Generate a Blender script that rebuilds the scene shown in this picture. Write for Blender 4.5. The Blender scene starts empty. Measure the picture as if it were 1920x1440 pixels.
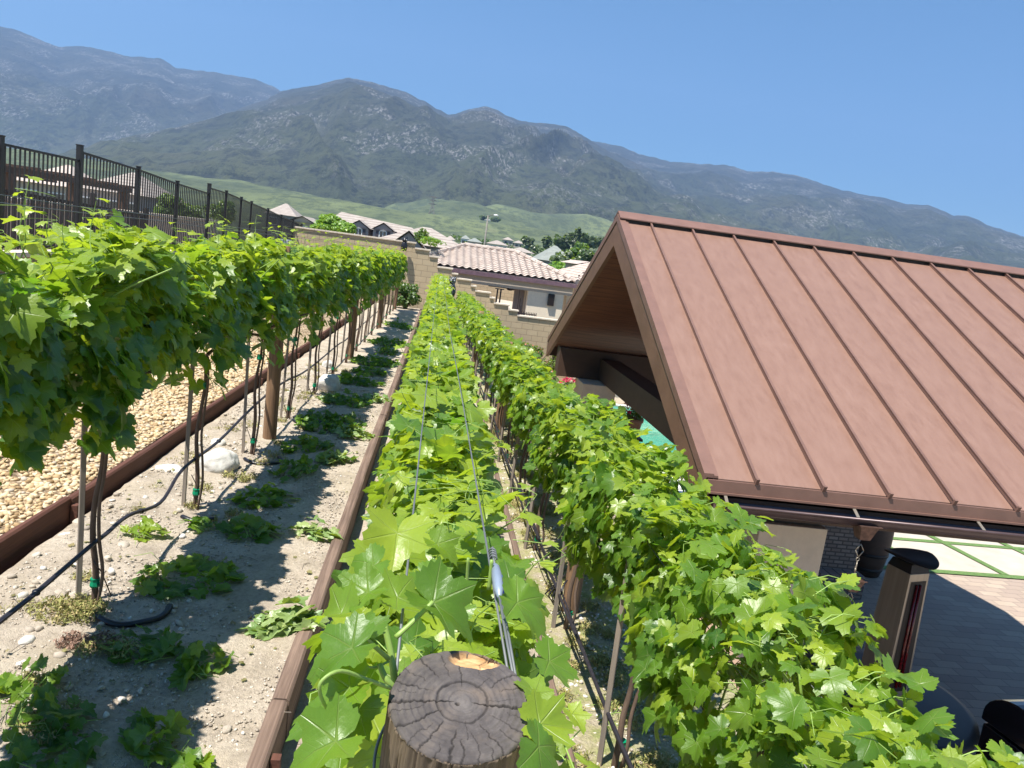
import bpy, math, random
import numpy as np
from mathutils import Matrix, Vector, noise
R = math.radians
S = bpy.context.scene
COL = S.collection
random.seed(7)
RNG = np.random.default_rng(11)

# ------------------------------------------------------------------ camera
F = 1443.0                                     # focal length in photo pixels (1920 wide)
def nrm(v): v = np.array(v, float); return v/np.linalg.norm(v)
yc = nrm([828-960, 720-460, -F]); xc = np.array([13820-960, 720-2204, -F]); xc = nrm(xc-xc.dot(yc)*yc); zc = np.cross(xc, yc)
MW = np.stack([xc, yc, zc]); CAM = np.array([0, 0, 2.0])
cd = bpy.data.cameras.new('camera'); cam = bpy.data.objects.new('camera', cd); COL.objects.link(cam)
cd.sensor_width = 36; cd.lens = 36*F/1920; cd.clip_start = 0.05; cd.clip_end = 30000
m4 = Matrix([list(MW[0])+[0], list(MW[1])+[0], list(MW[2])+[2.0], [0, 0, 0, 1]]); cam.matrix_world = m4
S.camera = cam
def at(x, y, ax, val):                         # survey helper: photo pixel + one known coordinate -> place in the world
    r = MW @ np.array([x-960, 720-y, -F]); return CAM+(val-CAM[ax])/r[ax]*r

# ------------------------------------------------------------------ sky and sun
SUN = nrm([-0.33, -0.27, 1.0])
el = math.asin(SUN[2]); az = math.atan2(SUN[0], SUN[1])
W = bpy.data.worlds.new("World"); S.world = W; W.use_nodes = True
nt = W.node_tree; bg = nt.nodes['Background']; sk = nt.nodes.new('ShaderNodeTexSky')
sk.sky_type = 'NISHITA'; sk.sun_disc = False; sk.sun_elevation = el; sk.sun_rotation = az
sk.air_density = 1.0; sk.dust_density = 0.0; sk.ozone_density = 5.0; sk.altitude = 1500
hs_ = nt.nodes.new('ShaderNodeHueSaturation'); hs_.inputs['Saturation'].default_value = 1.20; hs_.inputs['Hue'].default_value = .492; nt.links.new(sk.outputs[0], hs_.inputs['Color']); nt.links.new(hs_.outputs[0], bg.inputs[0]); bg.inputs[1].default_value = 0.068
sl = bpy.data.lights.new('sun', 'SUN'); sl.energy = 5.0; sl.angle = R(0.53); sl.color = (1, 0.955, 0.88)
so = bpy.data.objects.new('sun', sl); COL.objects.link(so)
so.rotation_euler = Vector(SUN).to_track_quat('Z', 'Y').to_euler()
S.view_settings.view_transform = 'Standard'; S.view_settings.look = 'None'; S.view_settings.gamma = 1
S.view_settings.exposure = 1.15
S.cycles.max_bounces = 8; S.cycles.transparent_max_bounces = 8; S.cycles.volume_bounces = 0
S.cycles.use_denoising = True

# ------------------------------------------------------------------ materials
class NT:
    def __init__(s, name):
        s.m = bpy.data.materials.new(name); s.m.use_nodes = True; s.t = s.m.node_tree
        s.b = s.t.nodes['Principled BSDF']; s.o = s.t.nodes['Material Output']
    def n(s, typ, **kw):
        x = s.t.nodes.new('ShaderNode'+typ)
        for k, v in kw.items():
            if k.startswith('i_'):
                k = k[2:]; k = int(k) if k.isdigit() else k.replace('_', ' ')
                s.put(x.inputs[k], v)
            else: setattr(x, k, v)
        return x
    def put(s, sock, v):
        if hasattr(v, 'outputs'): v = v.outputs[0]
        if isinstance(v, bpy.types.NodeSocket): s.t.links.new(v, sock)
        else: sock.default_value = (tuple(v)+(1,) if hasattr(v, '__len__') and len(v) == 3 and sock.type == 'RGBA' else v)
    def math(s, op, a, b=0.0, c=0.0):
        x = s.n('Math', operation=op); s.put(x.inputs[0], a); s.put(x.inputs[1], b); s.put(x.inputs[2], c); return x.outputs[0]
    def mix(s, f, a, b, bt='MIX'):
        x = s.n('Mix', data_type='RGBA', blend_type=bt); s.put(x.inputs[0], f); s.put(x.inputs[6], a); s.put(x.inputs[7], b); return x.outputs[2]
    def ramp(s, f, pts):
        x = s.n('ValToRGB'); s.put(x.inputs[0], f); e = x.color_ramp.elements
        while len(e) > len(pts): e.remove(e[-1])
        while len(e) < len(pts): e.new(0.5)
        for k, (p, c) in enumerate(pts):
            e[k].position = p; e[k].color = tuple(c)+(1,) if hasattr(c, '__len__') else (c, c, c, 1)
        return x.outputs[0]
    def co(s, scale=(1, 1, 1), kind='Object', rot=(0, 0, 0), loc=(0, 0, 0)):
        t = s.n('TexCoord'); x = s.n('Mapping'); s.put(x.inputs[0], t.outputs[kind]); x.inputs[3].default_value = scale
        x.inputs[2].default_value = rot; x.inputs[1].default_value = loc; return x.outputs[0]
    def noise(s, sc=5, det=4, rough=.5, vec=None, dist=0, out=0):
        x = s.n('TexNoise'); x.inputs['Scale'].default_value = sc; x.inputs['Detail'].default_value = det; x.inputs['Roughness'].default_value = rough; x.inputs['Distortion'].default_value = dist
        s.put(x.inputs['Vector'], vec if vec is not None else s.co()); return x.outputs[out]
    def bump(s, h, strength=.5, dist=.01, normal=None):
        x = s.n('Bump'); x.inputs['Strength'].default_value = strength; x.inputs['Distance'].default_value = dist
        s.put(x.inputs['Height'], h)
        if normal is not None: s.put(x.inputs['Normal'], normal)
        s.put(s.b.inputs['Normal'], x.outputs[0]); return x.outputs[0]
    def fin(s, col=None, rough=None, metal=None, spec=None):
        if col is not None: s.put(s.b.inputs['Base Color'], col)
        if rough is not None: s.put(s.b.inputs['Roughness'], rough)
        if metal is not None: s.put(s.b.inputs['Metallic'], metal)
        if spec is not None: s.put(s.b.inputs['Specular IOR Level'], spec)
        return s.m
def simple(name, col, rough=.6, metal=0, var=.25, sc=8, bump=0, bd=.004, spec=.5, stretch=(1, 1, 1)):
    g = NT(name); v = g.co(stretch); f = g.noise(sc, 5, .6, v)
    a = [c*(1-var) for c in col]; b = [min(1, c*(1+var)) for c in col]
    if bump: g.bump(g.noise(sc*4, 6, .65, v), bump, bd)
    return g.fin(g.ramp(f, [(.3, a), (.7, b)]), rough, metal, spec)
M = {}
def leaf_mat(name, dark, mid, young, trans=.42):
    g = NT(name)
    uv = g.n('UVMap'); sx = g.n('SeparateXYZ'); g.put(sx.inputs[0], uv.outputs[0]); u, v = sx.outputs[0], sx.outputs[1]
    tint = g.n('Attribute', attribute_name='tint'); tf = tint.outputs['Fac']
    r = g.math('SQRT', g.math('ADD', g.math('MULTIPLY', u, u), g.math('MULTIPLY', v, v)))
    th = g.math('ABSOLUTE', g.math('ARCTAN2', u, v))
    d = g.math('MINIMUM', g.math('MINIMUM', th, g.math('ABSOLUTE', g.math('SUBTRACT', th, .87))), g.math('ABSOLUTE', g.math('SUBTRACT', th, 1.83)))
    perp = g.math('MULTIPLY', r, g.math('SINE', d)); alo = g.math('MULTIPLY', r, g.math('COSINE', d))
    wv = g.math('MULTIPLY', g.math('SUBTRACT', 1.15, r), .028)
    v1 = g.math('SUBTRACT', 1, g.math('DIVIDE', perp, wv)); v1 = g.n('Clamp', i_0=v1).outputs[0]
    ph = g.math('MULTIPLY', g.math('SUBTRACT', alo, g.math('MULTIPLY', perp, .9)), 7.5)
    fr = g.math('ABSOLUTE', g.math('SUBTRACT', g.math('FRACT', ph), .5))
    v2 = g.math('SUBTRACT', 1, g.math('MULTIPLY', fr, 13)); v2 = g.n('Clamp', i_0=v2).outputs[0]
    vein = g.math('MAXIMUM', v1, g.math('MULTIPLY', v2, .2))
    nz = g.noise(14, 5, .6, g.co(kind='Object'))
    base = g.ramp(tf, [(0, dark), (.5, mid), (1, young)])
    base = g.mix(g.ramp(nz, [(.3, 0), (.7, .35)]), base, [c*1.35 for c in mid])
    base = g.mix(g.ramp(g.noise(38, 3, .6, g.co(kind='Object', loc=(3, 3, 3))), [(.70, 0), (.76, .5)]), base, (.22, .15, .04))
    base = g.mix(g.math('MULTIPLY', vein, .34), base, (.34, .42, .13))
    geo = g.n('NewGeometry'); under = g.mix(.45, base, (.16, .22, .09))
    colr = g.mix(geo.outputs['Backfacing'], base, under)
    g.put(g.b.inputs['Base Color'], colr)
    g.put(g.b.inputs['Roughness'], g.ramp(nz, [(.2, .30), (.8, .48)])); g.b.inputs['Specular IOR Level'].default_value = .62
    puck = g.math('SUBTRACT', g.math('MULTIPLY', g.noise(70, 4, .6, g.co(kind='Object')), .75), g.math('ADD', g.math('MULTIPLY', v1, .7), g.math('MULTIPLY', v2, .05)))
    bp = g.bump(puck, .5, .003)
    tr = g.n('BsdfTranslucent'); tc = g.mix(tf, (.20, .44, .02), (.55, .68, .03)); tc = g.mix(g.math('MULTIPLY', vein, .35), tc, (.3, .4, .05))
    g.put(tr.inputs[0], tc); g.put(tr.inputs[1], bp)
    ms = g.n('MixShader'); ms.inputs[0].default_value = trans
    g.t.links.new(g.b.outputs[0], ms.inputs[1]); g.t.links.new(tr.outputs[0], ms.inputs[2]); g.t.links.new(ms.outputs[0], g.o.inputs[0])
    return g.m
M['leaf'] = leaf_mat('vine leaf', (.028, .085, .012), (.105, .205, .018), (.30, .38, .032), .44)
M['leafdry'] = leaf_mat('cut leaf', (.06, .15, .03), (.14, .24, .07), (.32, .38, .14), .25)
M['leafbush'] = leaf_mat('bush leaf', (.03, .07, .015), (.08, .14, .03), (.2, .24, .05), .3)
M['leaftree'] = leaf_mat('tree leaf', (.045, .06, .035), (.075, .10, .05), (.11, .14, .065), .2)
M['leafbright'] = leaf_mat('bright leaf', (.07, .16, .02), (.16, .29, .03), (.28, .42, .05), .35)
M['leafred'] = simple('red leaf', (.42, .09, .05), .6)
M['stem'] = simple('green stem', (.22, .33, .07), .5, var=.3)
M['bark'] = simple('vine bark', (.13, .085, .06), .9, var=.4, sc=25, bump=.9, stretch=(1, 1, .15))
M['stake'] = simple('weathered stake', (.25, .205, .165), .85, var=.35, sc=20, bump=.6, stretch=(1, 1, .06))
def wood(name, c1, c2, sc=(30, 30, 1.2), rough=.8, bs=.5, knots=True):
    g = NT(name); v = g.co(sc); f = g.noise(1.0, 8, .7, v, .6)
    c = g.ramp(f, [(.3, c1), (.52, [(a+b)/2 for a, b in zip(c1, c2)]), (.72, c2)])
    big = g.noise(2.5, 3, .5); c = g.mix(g.ramp(big, [(.35, 0), (.7, .4)]), c, [a*.8 for a in c1])
    g.bump(f, bs, .006); return g.fin(c, rough)
M['post'] = wood('peeled post', (.13, .07, .035), (.33, .20, .11))
M['postgrey'] = wood('grey post side', (.07, .05, .035), (.25, .185, .125), (55, 55, 2.5), .9, .9)
M['timberx'] = wood('stained timber', (.06, .022, .014), (.165, .062, .038), (30, 1.2, 30), .85)
M['timbertop'] = wood('weathered timber', (.085, .052, .038), (.29, .20, .15), (45, 1.0, 45), .9, .8)
def fibre_y(name, c1, c2): return wood(name, c1, c2, (40, 1.4, 40))
M['ceiling'] = None
g = NT('plank ceiling'); v = g.co(); s_ = g.n('SeparateXYZ'); g.put(s_.inputs[0], v)
lines = g.math('FRACT', g.math('MULTIPLY', s_.outputs[1], 7.0)); gap = g.math('LESS_THAN', lines, .06)
c = g.ramp(g.noise(1, 7, .65, g.co((2, 25, 25)), .4), [(.3, (.075, .025, .011)), (.7, (.20, .075, .034))])
g.bump(g.math('SUBTRACT', 1, gap), .8, .006)
M['ceiling'] = g.fin(g.mix(gap, c, (.02, .006, .004)), .65)
M['fascia'] = wood('fascia board', (.125, .062, .035), (.19, .10, .06), (4, 2, 4), .6, .15)
M['beam'] = wood('dark beam', (.05, .026, .016), (.085, .045, .028), (3, 3, 6), .6, .2)
g = NT('coated metal roof'); v = g.co((1, 1, 1))
big = g.noise(1.1, 3, .5, v); fine = g.noise(9, 5, .65, g.co((1.8, .5, .5)))
c = g.ramp(fine, [(.32, (.200, .112, .080)), (.5, (.220, .126, .092)), (.7, (.235, .138, .103))])
c = g.mix(g.ramp(big, [(.35, 0), (.75, .35)]), c, (.205, .118, .088))
spk = g.noise(60, 2, .5, v); c = g.mix(g.ramp(spk, [(.72, 0), (.76, .3)]), c, (.25, .13, .10))
g.bump(g.noise(2.2, 4, .5, g.co((1, .35, 1))), .12, .02)
M['roof'] = g.fin(c, g.ramp(fine, [(.3, .42), (.7, .55)]), .0, .45)
M['rooftrim'] = simple('roof trim', (.175, .094, .07), .5, var=.12, sc=6)
M['seam'] = simple('roof seam', (.16, .088, .066), .5, var=.15, sc=6)
M['gutter'] = simple('bronze gutter', (.085, .055, .055), .35, .3, var=.2)
M['stucco'] = simple('cream stucco', (.60, .50, .385), .9, var=.06, sc=14, bump=.4)
M['whitewall'] = simple('white stucco', (.82, .70, .53), .9, var=.05, sc=12, bump=.3)
def bricks(name, c1, c2, mortar, w, h, axes='xz', ms=.012, bumpd=.006, var=True, off=(0, 0)):
    g = NT(name); sp = g.n('SeparateXYZ'); g.put(sp.inputs[0], g.co()); cb = g.n('CombineXYZ')
    g.put(cb.inputs[0], sp.outputs['XYZ'.index(axes[0].upper())]); g.put(cb.inputs[1], sp.outputs['XYZ'.index(axes[1].upper())])
    b = g.n('TexBrick', i_Vector=cb, i_Color1=c1, i_Color2=c2, i_Mortar=mortar, i_Scale=1.0)
    b.inputs['Mortar Size'].default_value = ms; b.inputs['Brick Width'].default_value = w; b.inputs['Row Height'].default_value = h; b.inputs['Mortar Smooth'].default_value = .2
    n1 = g.noise(2.0, 5, .6); n2 = g.noise(40, 4, .6)
    c = g.mix(g.ramp(n1, [(.3, 0), (.8, .5)]), b.outputs[0], [x*.72 for x in c1]); c = g.mix(g.ramp(n2, [(.3, .25), (.6, 0)]), c, [x*.6 for x in c1])
    g.bump(g.math('ADD', g.math('MULTIPLY', b.outputs[1], -1), g.math('MULTIPLY', n2, .3)), .8, bumpd)
    return g.fin(c, .9)
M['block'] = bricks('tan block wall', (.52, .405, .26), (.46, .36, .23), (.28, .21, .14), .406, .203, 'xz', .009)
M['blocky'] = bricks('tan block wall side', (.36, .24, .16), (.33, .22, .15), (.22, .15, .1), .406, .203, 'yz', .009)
M['cap'] = simple('block cap', (.62, .53, .42), .85, var=.1, sc=10, bump=.3)
M['brickdark'] = bricks('grey brown brick', (.24, .185, .155), (.36, .30, .26), (.10, .085, .075), .16, .062, 'xz', .012)
g = NT('clay tile'); n1 = g.noise(3.3, 3, .6); n2 = g.noise(25, 4, .6)
c = g.ramp(n1, [(.3, (.33, .265, .225)), (.5, (.45, .375, .32)), (.7, (.52, .455, .395))]); c = g.mix(g.ramp(n2, [(.3, .3), (.6, 0)]), c, (.3, .2, .17))
M['tile'] = g.fin(c, .85)
g = NT('flat tile'); sp = g.n('SeparateXYZ'); g.put(sp.inputs[0], g.co())
ln = g.math('FRACT', g.math('MULTIPLY', sp.outputs[2], 4.0)); e_ = g.math('LESS_THAN', ln, .22)
c = g.ramp(g.noise(1.5, 4, .7), [(.3, (.29, .25, .215)), (.7, (.40, .355, .31))])
M['tileflat'] = g.fin(g.mix(e_, c, (.22, .17, .15)), .9)
M['greyroof'] = simple('grey shingle', (.22, .235, .21), .9, var=.15, sc=1)
M['hose'] = simple('black hose', (.022, .02, .026), .42, var=.3, sc=20)
M['plastic'] = simple('black plastic', (.012, .012, .016), .35, var=.3)
M['steelwire'] = simple('wire', (.15, .16, .165), .6, .4, var=.2)
M['bluegrey'] = simple('blue grey gadget', (.24, .29, .36), .45, .3, var=.2)
M['blue'] = simple('blue insert', (.02, .06, .5), .4)
M['tie'] = simple('green tie tape', (.0, .22, .10), .4, var=.2)
M['fence'] = simple('black coated fence', (.018, .017, .018), .38, .2, var=.3)
M['fencebrown'] = simple('brown coated fence', (.035, .024, .022), .45, .1, var=.3)
M['iron'] = simple('dark iron', (.02, .015, .014), .5, .3)
M['copper'] = simple('aged copper', (.12, .07, .055), .45, .5, var=.4, sc=30)
M['steel'] = simple('brushed steel', (.34, .30, .24), .42, .6, var=.12, sc=30, stretch=(1, 1, .05))
M['hood'] = simple('black hood and gap shade', (.014, .011, .009), .6, .1)
M['redtube'] = simple('red quartz tube', (.10, .008, .01), .15, var=.5, sc=60)
M['blacksheet'] = simple('black cover', (.02, .021, .02), .5, var=.3, sc=3)
M['blackgloss'] = simple('black enamel', (.008, .008, .012), .06, var=.2)
M['glassdark'] = simple('dark window', (.03, .035, .045), .08, spec=.8)
M['terracotta'] = simple('terracotta', (.42, .24, .15), .85, var=.15, sc=20)
M['pink'] = simple('pink petals', (.65, .03, .10), .55, var=.35, sc=40)
M['white'] = simple('white paint', (.78, .77, .74), .6, var=.05)
M['cushion'] = simple('white cushion', (.72, .72, .68), .9, var=.05, bump=.3)
M['shutter'] = simple('dark shutter', (.05, .045, .06), .6)
M['greystucco'] = simple('grey stucco', (.30, .27, .26), .9, var=.05)
M['beige'] = simple('beige stucco', (.50, .42, .33), .9, var=.06)
M['metalgrey'] = simple('grey box', (.33, .36, .38), .5, .2); M['poledark'] = simple('dull grey steel', (.16, .15, .13), .7)
M['rock'] = None
def rockmat(name, c1, c2):
    g = NT(name); f = g.noise(9, 7, .7); c = g.ramp(f, [(.32, c1), (.62, c2)]); g.bump(g.noise(30, 6, .7), .6, .01); return g.fin(c, .9)
M['rock'] = rockmat('pale boulder', (.42, .39, .35), (.66, .64, .58)); M['rocktan'] = rockmat('tan stone', (.28, .23, .18), (.5, .44, .36))
def stonemat(name, pts):
    g = NT(name); a = g.n('Attribute', attribute_name='tint'); c = g.ramp(a.outputs['Fac'], pts)
    c = g.mix(g.ramp(g.noise(60, 4, .6), [(.3, .3), (.6, 0)]), c, [x*.6 for x in pts[1][1]]); return g.fin(c, .85)
M['gravelstone'] = stonemat('yellow gravel', [(0, (.28, .18, .085)), (.25, (.46, .32, .165)), (.55, (.57, .43, .255)), (.8, (.64, .53, .36)), (1, (.48, .42, .34))])
M['pebble'] = stonemat('grey pebble', [(0, (.25, .21, .17)), (.35, (.40, .34, .27)), (.7, (.52, .46, .38)), (1, (.66, .62, .56))])
g = NT('gravel bed'); vo = g.n('TexVoronoi', i_Vector=g.co()); vo.inputs['Scale'].default_value = 34
c = g.ramp(vo.outputs['Color'], [(.2, (.34, .23, .12)), (.5, (.54, .40, .24)), (.8, (.64, .53, .38))]); c = g.mix(g.ramp(vo.outputs[0], [(.25, 0), (.6, .8)]), c, (.12, .075, .04))
g.bump(vo.outputs[0], 1.0, -.02); M['gravelbed'] = g.fin(c, .9)
g = NT('dry dirt'); a = g.noise(3.2, 6, .62); b = g.noise(38, 6, .72); d = g.noise(1.1, 4, .6)
c = g.ramp(a, [(.3, (.36, .30, .225)), (.5, (.50, .42, .325)), (.72, (.60, .52, .415))])
c = g.mix(g.ramp(b, [(.35, .45), (.55, 0)]), c, (.20, .155, .115)); c = g.mix(g.ramp(d, [(.52, 0), (.66, .3)]), c, (.34, .28, .16))
g.bump(g.math('ADD', g.math('MULTIPLY', a, 1.4), g.math('ADD', b, g.math('MULTIPLY', g.noise(140, 4, .7), .5))), .8, .03); M['dirt'] = g.fin(c, .95)
g = NT('weedy dirt'); a = g.noise(7, 6, .7); b = g.noise(60, 5, .7)
c = g.ramp(a, [(.38, (.50, .43, .32)), (.52, (.44, .41, .21)), (.62, (.30, .34, .11))]); c = g.mix(g.ramp(b, [(.35, .5), (.6, 0)]), c, (.14, .11, .06))
g.bump(g.math('ADD', a, b), .9, .03); M['weedy'] = g.fin(c, .95)
g = NT('patio concrete'); c = g.ramp(g.noise(3, 6, .6), [(.3, (.38, .335, .27)), (.7, (.47, .42, .345))]); g.bump(g.noise(60, 4, .6), .3, .003); M['concrete'] = g.fin(c, .85)
M['paver'] = bricks('paver patio', (.42, .33, .25), (.31, .235, .19), (.17, .14, .12), .36, .18, 'xy', .006, .003)
g = NT('turf'); c = g.ramp(g.noise(40, 5, .7), [(.3, (.06, .13, .03)), (.7, (.20, .32, .09))]); g.bump(g.noise(120, 4, .7), 1, .02); M['turf'] = g.fin(c, .9)
g = NT('pool water'); c = g.ramp(g.noise(1.3, 4, .6, None, 1.2), [(.3, (.0, .20, .13)), (.7, (.03, .36, .25))]); g.bump(g.noise(6, 3, .5), .25, .02); M['water'] = g.fin(c, .06)
M['pooledge'] = simple('pool coping', (.5, .5, .44), .8)

# ------------------------------------------------------------------ mesh helpers
def mesh(name, V, Fc, mt=None, parent=None, smooth=False, tint=None, uv=None, mats=None, mi=None, sharp=None):
    me = bpy.data.meshes.new(name)
    if isinstance(V, np.ndarray) and isinstance(Fc, np.ndarray):
        nv, (nf, k) = len(V), Fc.shape
        me.vertices.add(nv); me.vertices.foreach_set('co', V.astype(np.float32).ravel())
        me.loops.add(nf*k); me.loops.foreach_set('vertex_index', Fc.astype(np.int32).ravel())
        me.polygons.add(nf); me.polygons.foreach_set('loop_start', np.arange(0, nf*k, k, dtype=np.int32)); me.polygons.foreach_set('loop_total', np.full(nf, k, dtype=np.int32))
        me.update(calc_edges=True); me.validate()
    else:
        me.from_pydata([tuple(v) for v in V], [], [tuple(f) for f in Fc]); me.update()
    if smooth: me.polygons.foreach_set('use_smooth', np.ones(len(me.polygons), dtype=bool))
    if tint is not None:
        a = me.attributes.new('tint', 'FLOAT', 'POINT'); a.data.foreach_set('value', np.asarray(tint, np.float32))
    if uv is not None:
        u = me.uv_layers.new(name='UVMap'); li = np.empty(len(me.loops), np.int32); me.loops.foreach_get('vertex_index', li); u.data.foreach_set('uv', np.asarray(uv, np.float32)[li].ravel())
    for x in (mats or ([mt] if mt else [])): me.materials.append(M[x] if isinstance(x, str) else x)
    if mi is not None: me.polygons.foreach_set('material_index', np.asarray(mi, np.int32))
    o = bpy.data.objects.new(name, me); COL.objects.link(o)
    if parent is not None: o.parent = parent
    return o
class MB:
    def __init__(s): s.v = []; s.f = []
    def add(s, V, Fc): n = len(s.v); s.v += [tuple(v) for v in V]; s.f += [tuple(i+n for i in f) for f in Fc]; return s
    def box(s, x0, x1, y0, y1, z0, z1):
        V = [(x, y, z) for z in (z0, z1) for y in (y0, y1) for x in (x0, x1)]
        return s.add(V, [(0, 2, 3, 1), (4, 5, 7, 6), (0, 1, 5, 4), (2, 6, 7, 3), (0, 4, 6, 2), (1, 3, 7, 5)])
    def obox(s, a, b, w, h, up=(0, 0, 1)):                    # bar from a to b of width w and height h
        a = Vector(a); b = Vector(b); d = (b-a).normalized(); r = d.cross(Vector(up)).normalized(); u = r.cross(d)
        V = [p+r*w/2*i+u*h/2*j for p in (a, b) for j in (-1, 1) for i in (-1, 1)]
        return s.add(V, [(0, 1, 3, 2), (4, 6, 7, 5), (0, 4, 5, 1), (2, 3, 7, 6), (0, 2, 6, 4), (1, 5, 7, 3)])
    def prism(s, poly, x0, x1):                               # polygon in the YZ plane extruded along X
        n = len(poly); V = [(x0, y, z) for y, z in poly]+[(x1, y, z) for y, z in poly]
        return s.add(V, [tuple(range(n))[::-1], tuple(range(n, 2*n))]+[(i, (i+1) % n, (i+1) % n+n, i+n) for i in range(n)])
    def tube(s, pts, rad, n=8, cap=True):
        P = [Vector(p) for p in pts]; k = len(P); rr = rad if hasattr(rad, '__len__') else [rad]*k
        t = (P[1]-P[0]).normalized(); u = t.orthogonal().normalized(); V = []; Fc = []
        for i in range(k):
            t2 = (P[min(i+1, k-1)]-P[max(i-1, 0)]).normalized()
            u = (u-t2*u.dot(t2)).normalized(); w = t2.cross(u)
            for j in range(n):
                a = 2*math.pi*j/n; V.append(P[i]+(u*math.cos(a)+w*math.sin(a))*rr[i])
        for i in range(k-1):
            for j in range(n): Fc.append((i*n+j, i*n+(j+1) % n, (i+1)*n+(j+1) % n, (i+1)*n+j))
        if cap: Fc += [tuple(range(n))[::-1], tuple(range((k-1)*n, k*n))]
        return s.add(V, Fc)
    def lathe(s, prof, n=20, c=(0, 0, 0), rot=0):
        V = []; Fc = []
        for r, z in prof:
            for j in range(n): a = 2*math.pi*j/n+rot; V.append((c[0]+r*math.cos(a), c[1]+r*math.sin(a), c[2]+z))
        for i in range(len(prof)-1):
            for j in range(n): Fc.append((i*n+j, i*n+(j+1) % n, (i+1)*n+(j+1) % n, (i+1)*n+j))
        Fc += [tuple(range(n))[::-1], tuple(range((len(prof)-1)*n, len(prof)*n))]
        return s.add(V, Fc)
    def build(s, name, mt, parent=None, smooth=False, bevel=0):
        o = mesh(name, s.v, s.f, mt, parent, smooth)
        if bevel:
            b = o.modifiers.new('b', 'BEVEL'); b.width = bevel; b.segments = 2; b.limit_method = 'ANGLE'
        return o
def tag(o, label=None, cat=None, group=None, kind=None):
    if label: o['label'] = label
    if cat: o['category'] = cat
    if group: o['group'] = group
    if kind: o['kind'] = kind
    return o
def empty(name, loc, label, cat, group=None, rz=0):
    o = bpy.data.objects.new(name, None); COL.objects.link(o); o.location = loc; o.rotation_euler = (0, 0, rz); return tag(o, label, cat, group)
def smooth_pts(pts, k=6):                                     # Catmull-Rom
    P = [np.array(p, float) for p in pts]; P = [2*P[0]-P[1]]+P+[2*P[-1]-P[-2]]; out = []
    for i in range(1, len(P)-2):
        for j in range(k):
            t = j/k; out.append(.5*((2*P[i])+(-P[i-1]+P[i+1])*t+(2*P[i-1]-5*P[i]+4*P[i+1]-P[i+2])*t*t+(-P[i-1]+3*P[i]-3*P[i+1]+P[i+2])*t**3))
    return out+[P[-2]]
def ico(sub=1):
    import bmesh
    b = bmesh.new(); bmesh.ops.create_icosphere(b, subdivisions=sub, radius=1); V = np.array([v.co[:] for v in b.verts]); Fc = np.array([[v.index for v in f.verts] for f in b.faces]); b.free(); return V, Fc
ICO1, ICO2, ICO4 = ico(1), ico(2), ico(4)
def rotmats(n, rng):
    q = rng.normal(size=(n, 4)); q /= np.linalg.norm(q, axis=1)[:, None]; w, x, y, z = q.T
    return np.stack([1-2*(y*y+z*z), 2*(x*y-w*z), 2*(x*z+w*y), 2*(x*y+w*z), 1-2*(x*x+z*z), 2*(y*z-w*x), 2*(x*z-w*y), 2*(y*z+w*x), 1-2*(x*x+y*y)], 1).reshape(n, 3, 3)

# ------------------------------------------------------------------ leaves
KEY = np.array([[0, 1.0], [22, .72], [30, .66], [50, .95], [72, .60], [82, .56], [104, .78], [130, .60], [150, .60], [168, .42], [180, .07]])
def leaf_shape(N, teeth):
    a = np.linspace(-180, 180, N, endpoint=False)+180/N
    r = np.interp(np.abs(a), KEY[:, 0], KEY[:, 1])
    if teeth: r = r*(1+np.where(np.arange(N) % 2 == 0, .055, -.055)*np.clip((176-np.abs(a))/20, 0, 1))
    th = np.radians(a); return th, r
def leaf_tpl(lod):
    N, rings, teeth = {0: (52, (.45, .8, 1.0), True), 1: (30, (.6, 1.0), True), 2: (14, (1.0,), False)}[lod]
    th, r = leaf_shape(N, teeth); V = [[0, 0]]; Fc = []
    for q, f in enumerate(rings):
        rr = r*f
        if f < 1: rr = np.interp(np.abs(np.degrees(th)), KEY[:, 0], KEY[:, 1])*f
        V += [[rr[i]*np.sin(th[i]), rr[i]*np.cos(th[i])] for i in range(N)]
    Q = []
    for i in range(N-1): Q.append([0, 1+i, 1+(i+1) % N])
    for q in range(len(rings)-1):
        b = 1+q*N
        for i in range(N-1): j = (i+1) % N; Q += [[b+i, b+N+i, b+N+j], [b+i, b+N+j, b+j]]
    V = np.array(V); V[:, 1] -= 0.0
    return V, np.array(Q)[:, ::-1]
LT = {k: leaf_tpl(k) for k in (0, 1, 2)}
def leaves(P, Nn, T, size, tint, lod, rng, curl=1.0):
    """P base points, Nn normals, T tip directions, size half-length; returns arrays for mesh()"""
    tv, tf = LT[lod]; n = len(P); k = len(tv)
    Nn = Nn/np.linalg.norm(Nn, axis=1)[:, None]; T = T-(T*Nn).sum(1)[:, None]*Nn; T /= np.linalg.norm(T, axis=1)[:, None]+1e-9; B = np.cross(T, Nn)
    u, v = tv[:, 0], tv[:, 1]; r = np.hypot(u, v); th = np.arctan2(u, v)
    droop = rng.uniform(-.05, .5, n)*curl; fold = rng.uniform(-.15, .55, n)*curl; rip = rng.uniform(.015, .10, n)*curl; ph = rng.uniform(0, 6.28, n); asym = rng.uniform(.82, 1.12, n)
    tw = rng.uniform(-.18, .18, n)
    z = -droop[:, None]*(v*np.abs(v))[None]+fold[:, None]*np.abs(u)[None]**1.3-.12*(r**2)[None]+rip[:, None]*np.sin(5*th[None]+ph[:, None])*(r**2)[None]+rip[:, None]*.5*np.sin(13*th[None]+ph[:, None]*3)*(r**3)[None]+tw[:, None]*(u*v)[None]
    sz = size[:, None, None]
    X = P[:, None]+sz*(B[:, None]*(u[None]*asym[:, None])[..., None]+T[:, None]*v[None, :, None]+Nn[:, None]*z[..., None])
    Fc = (tf[None]+(np.arange(n)*k)[:, None, None]).reshape(-1, 3)
    return X.reshape(-1, 3), Fc, np.repeat(tint, k), np.tile(tv, (n, 1))
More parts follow.
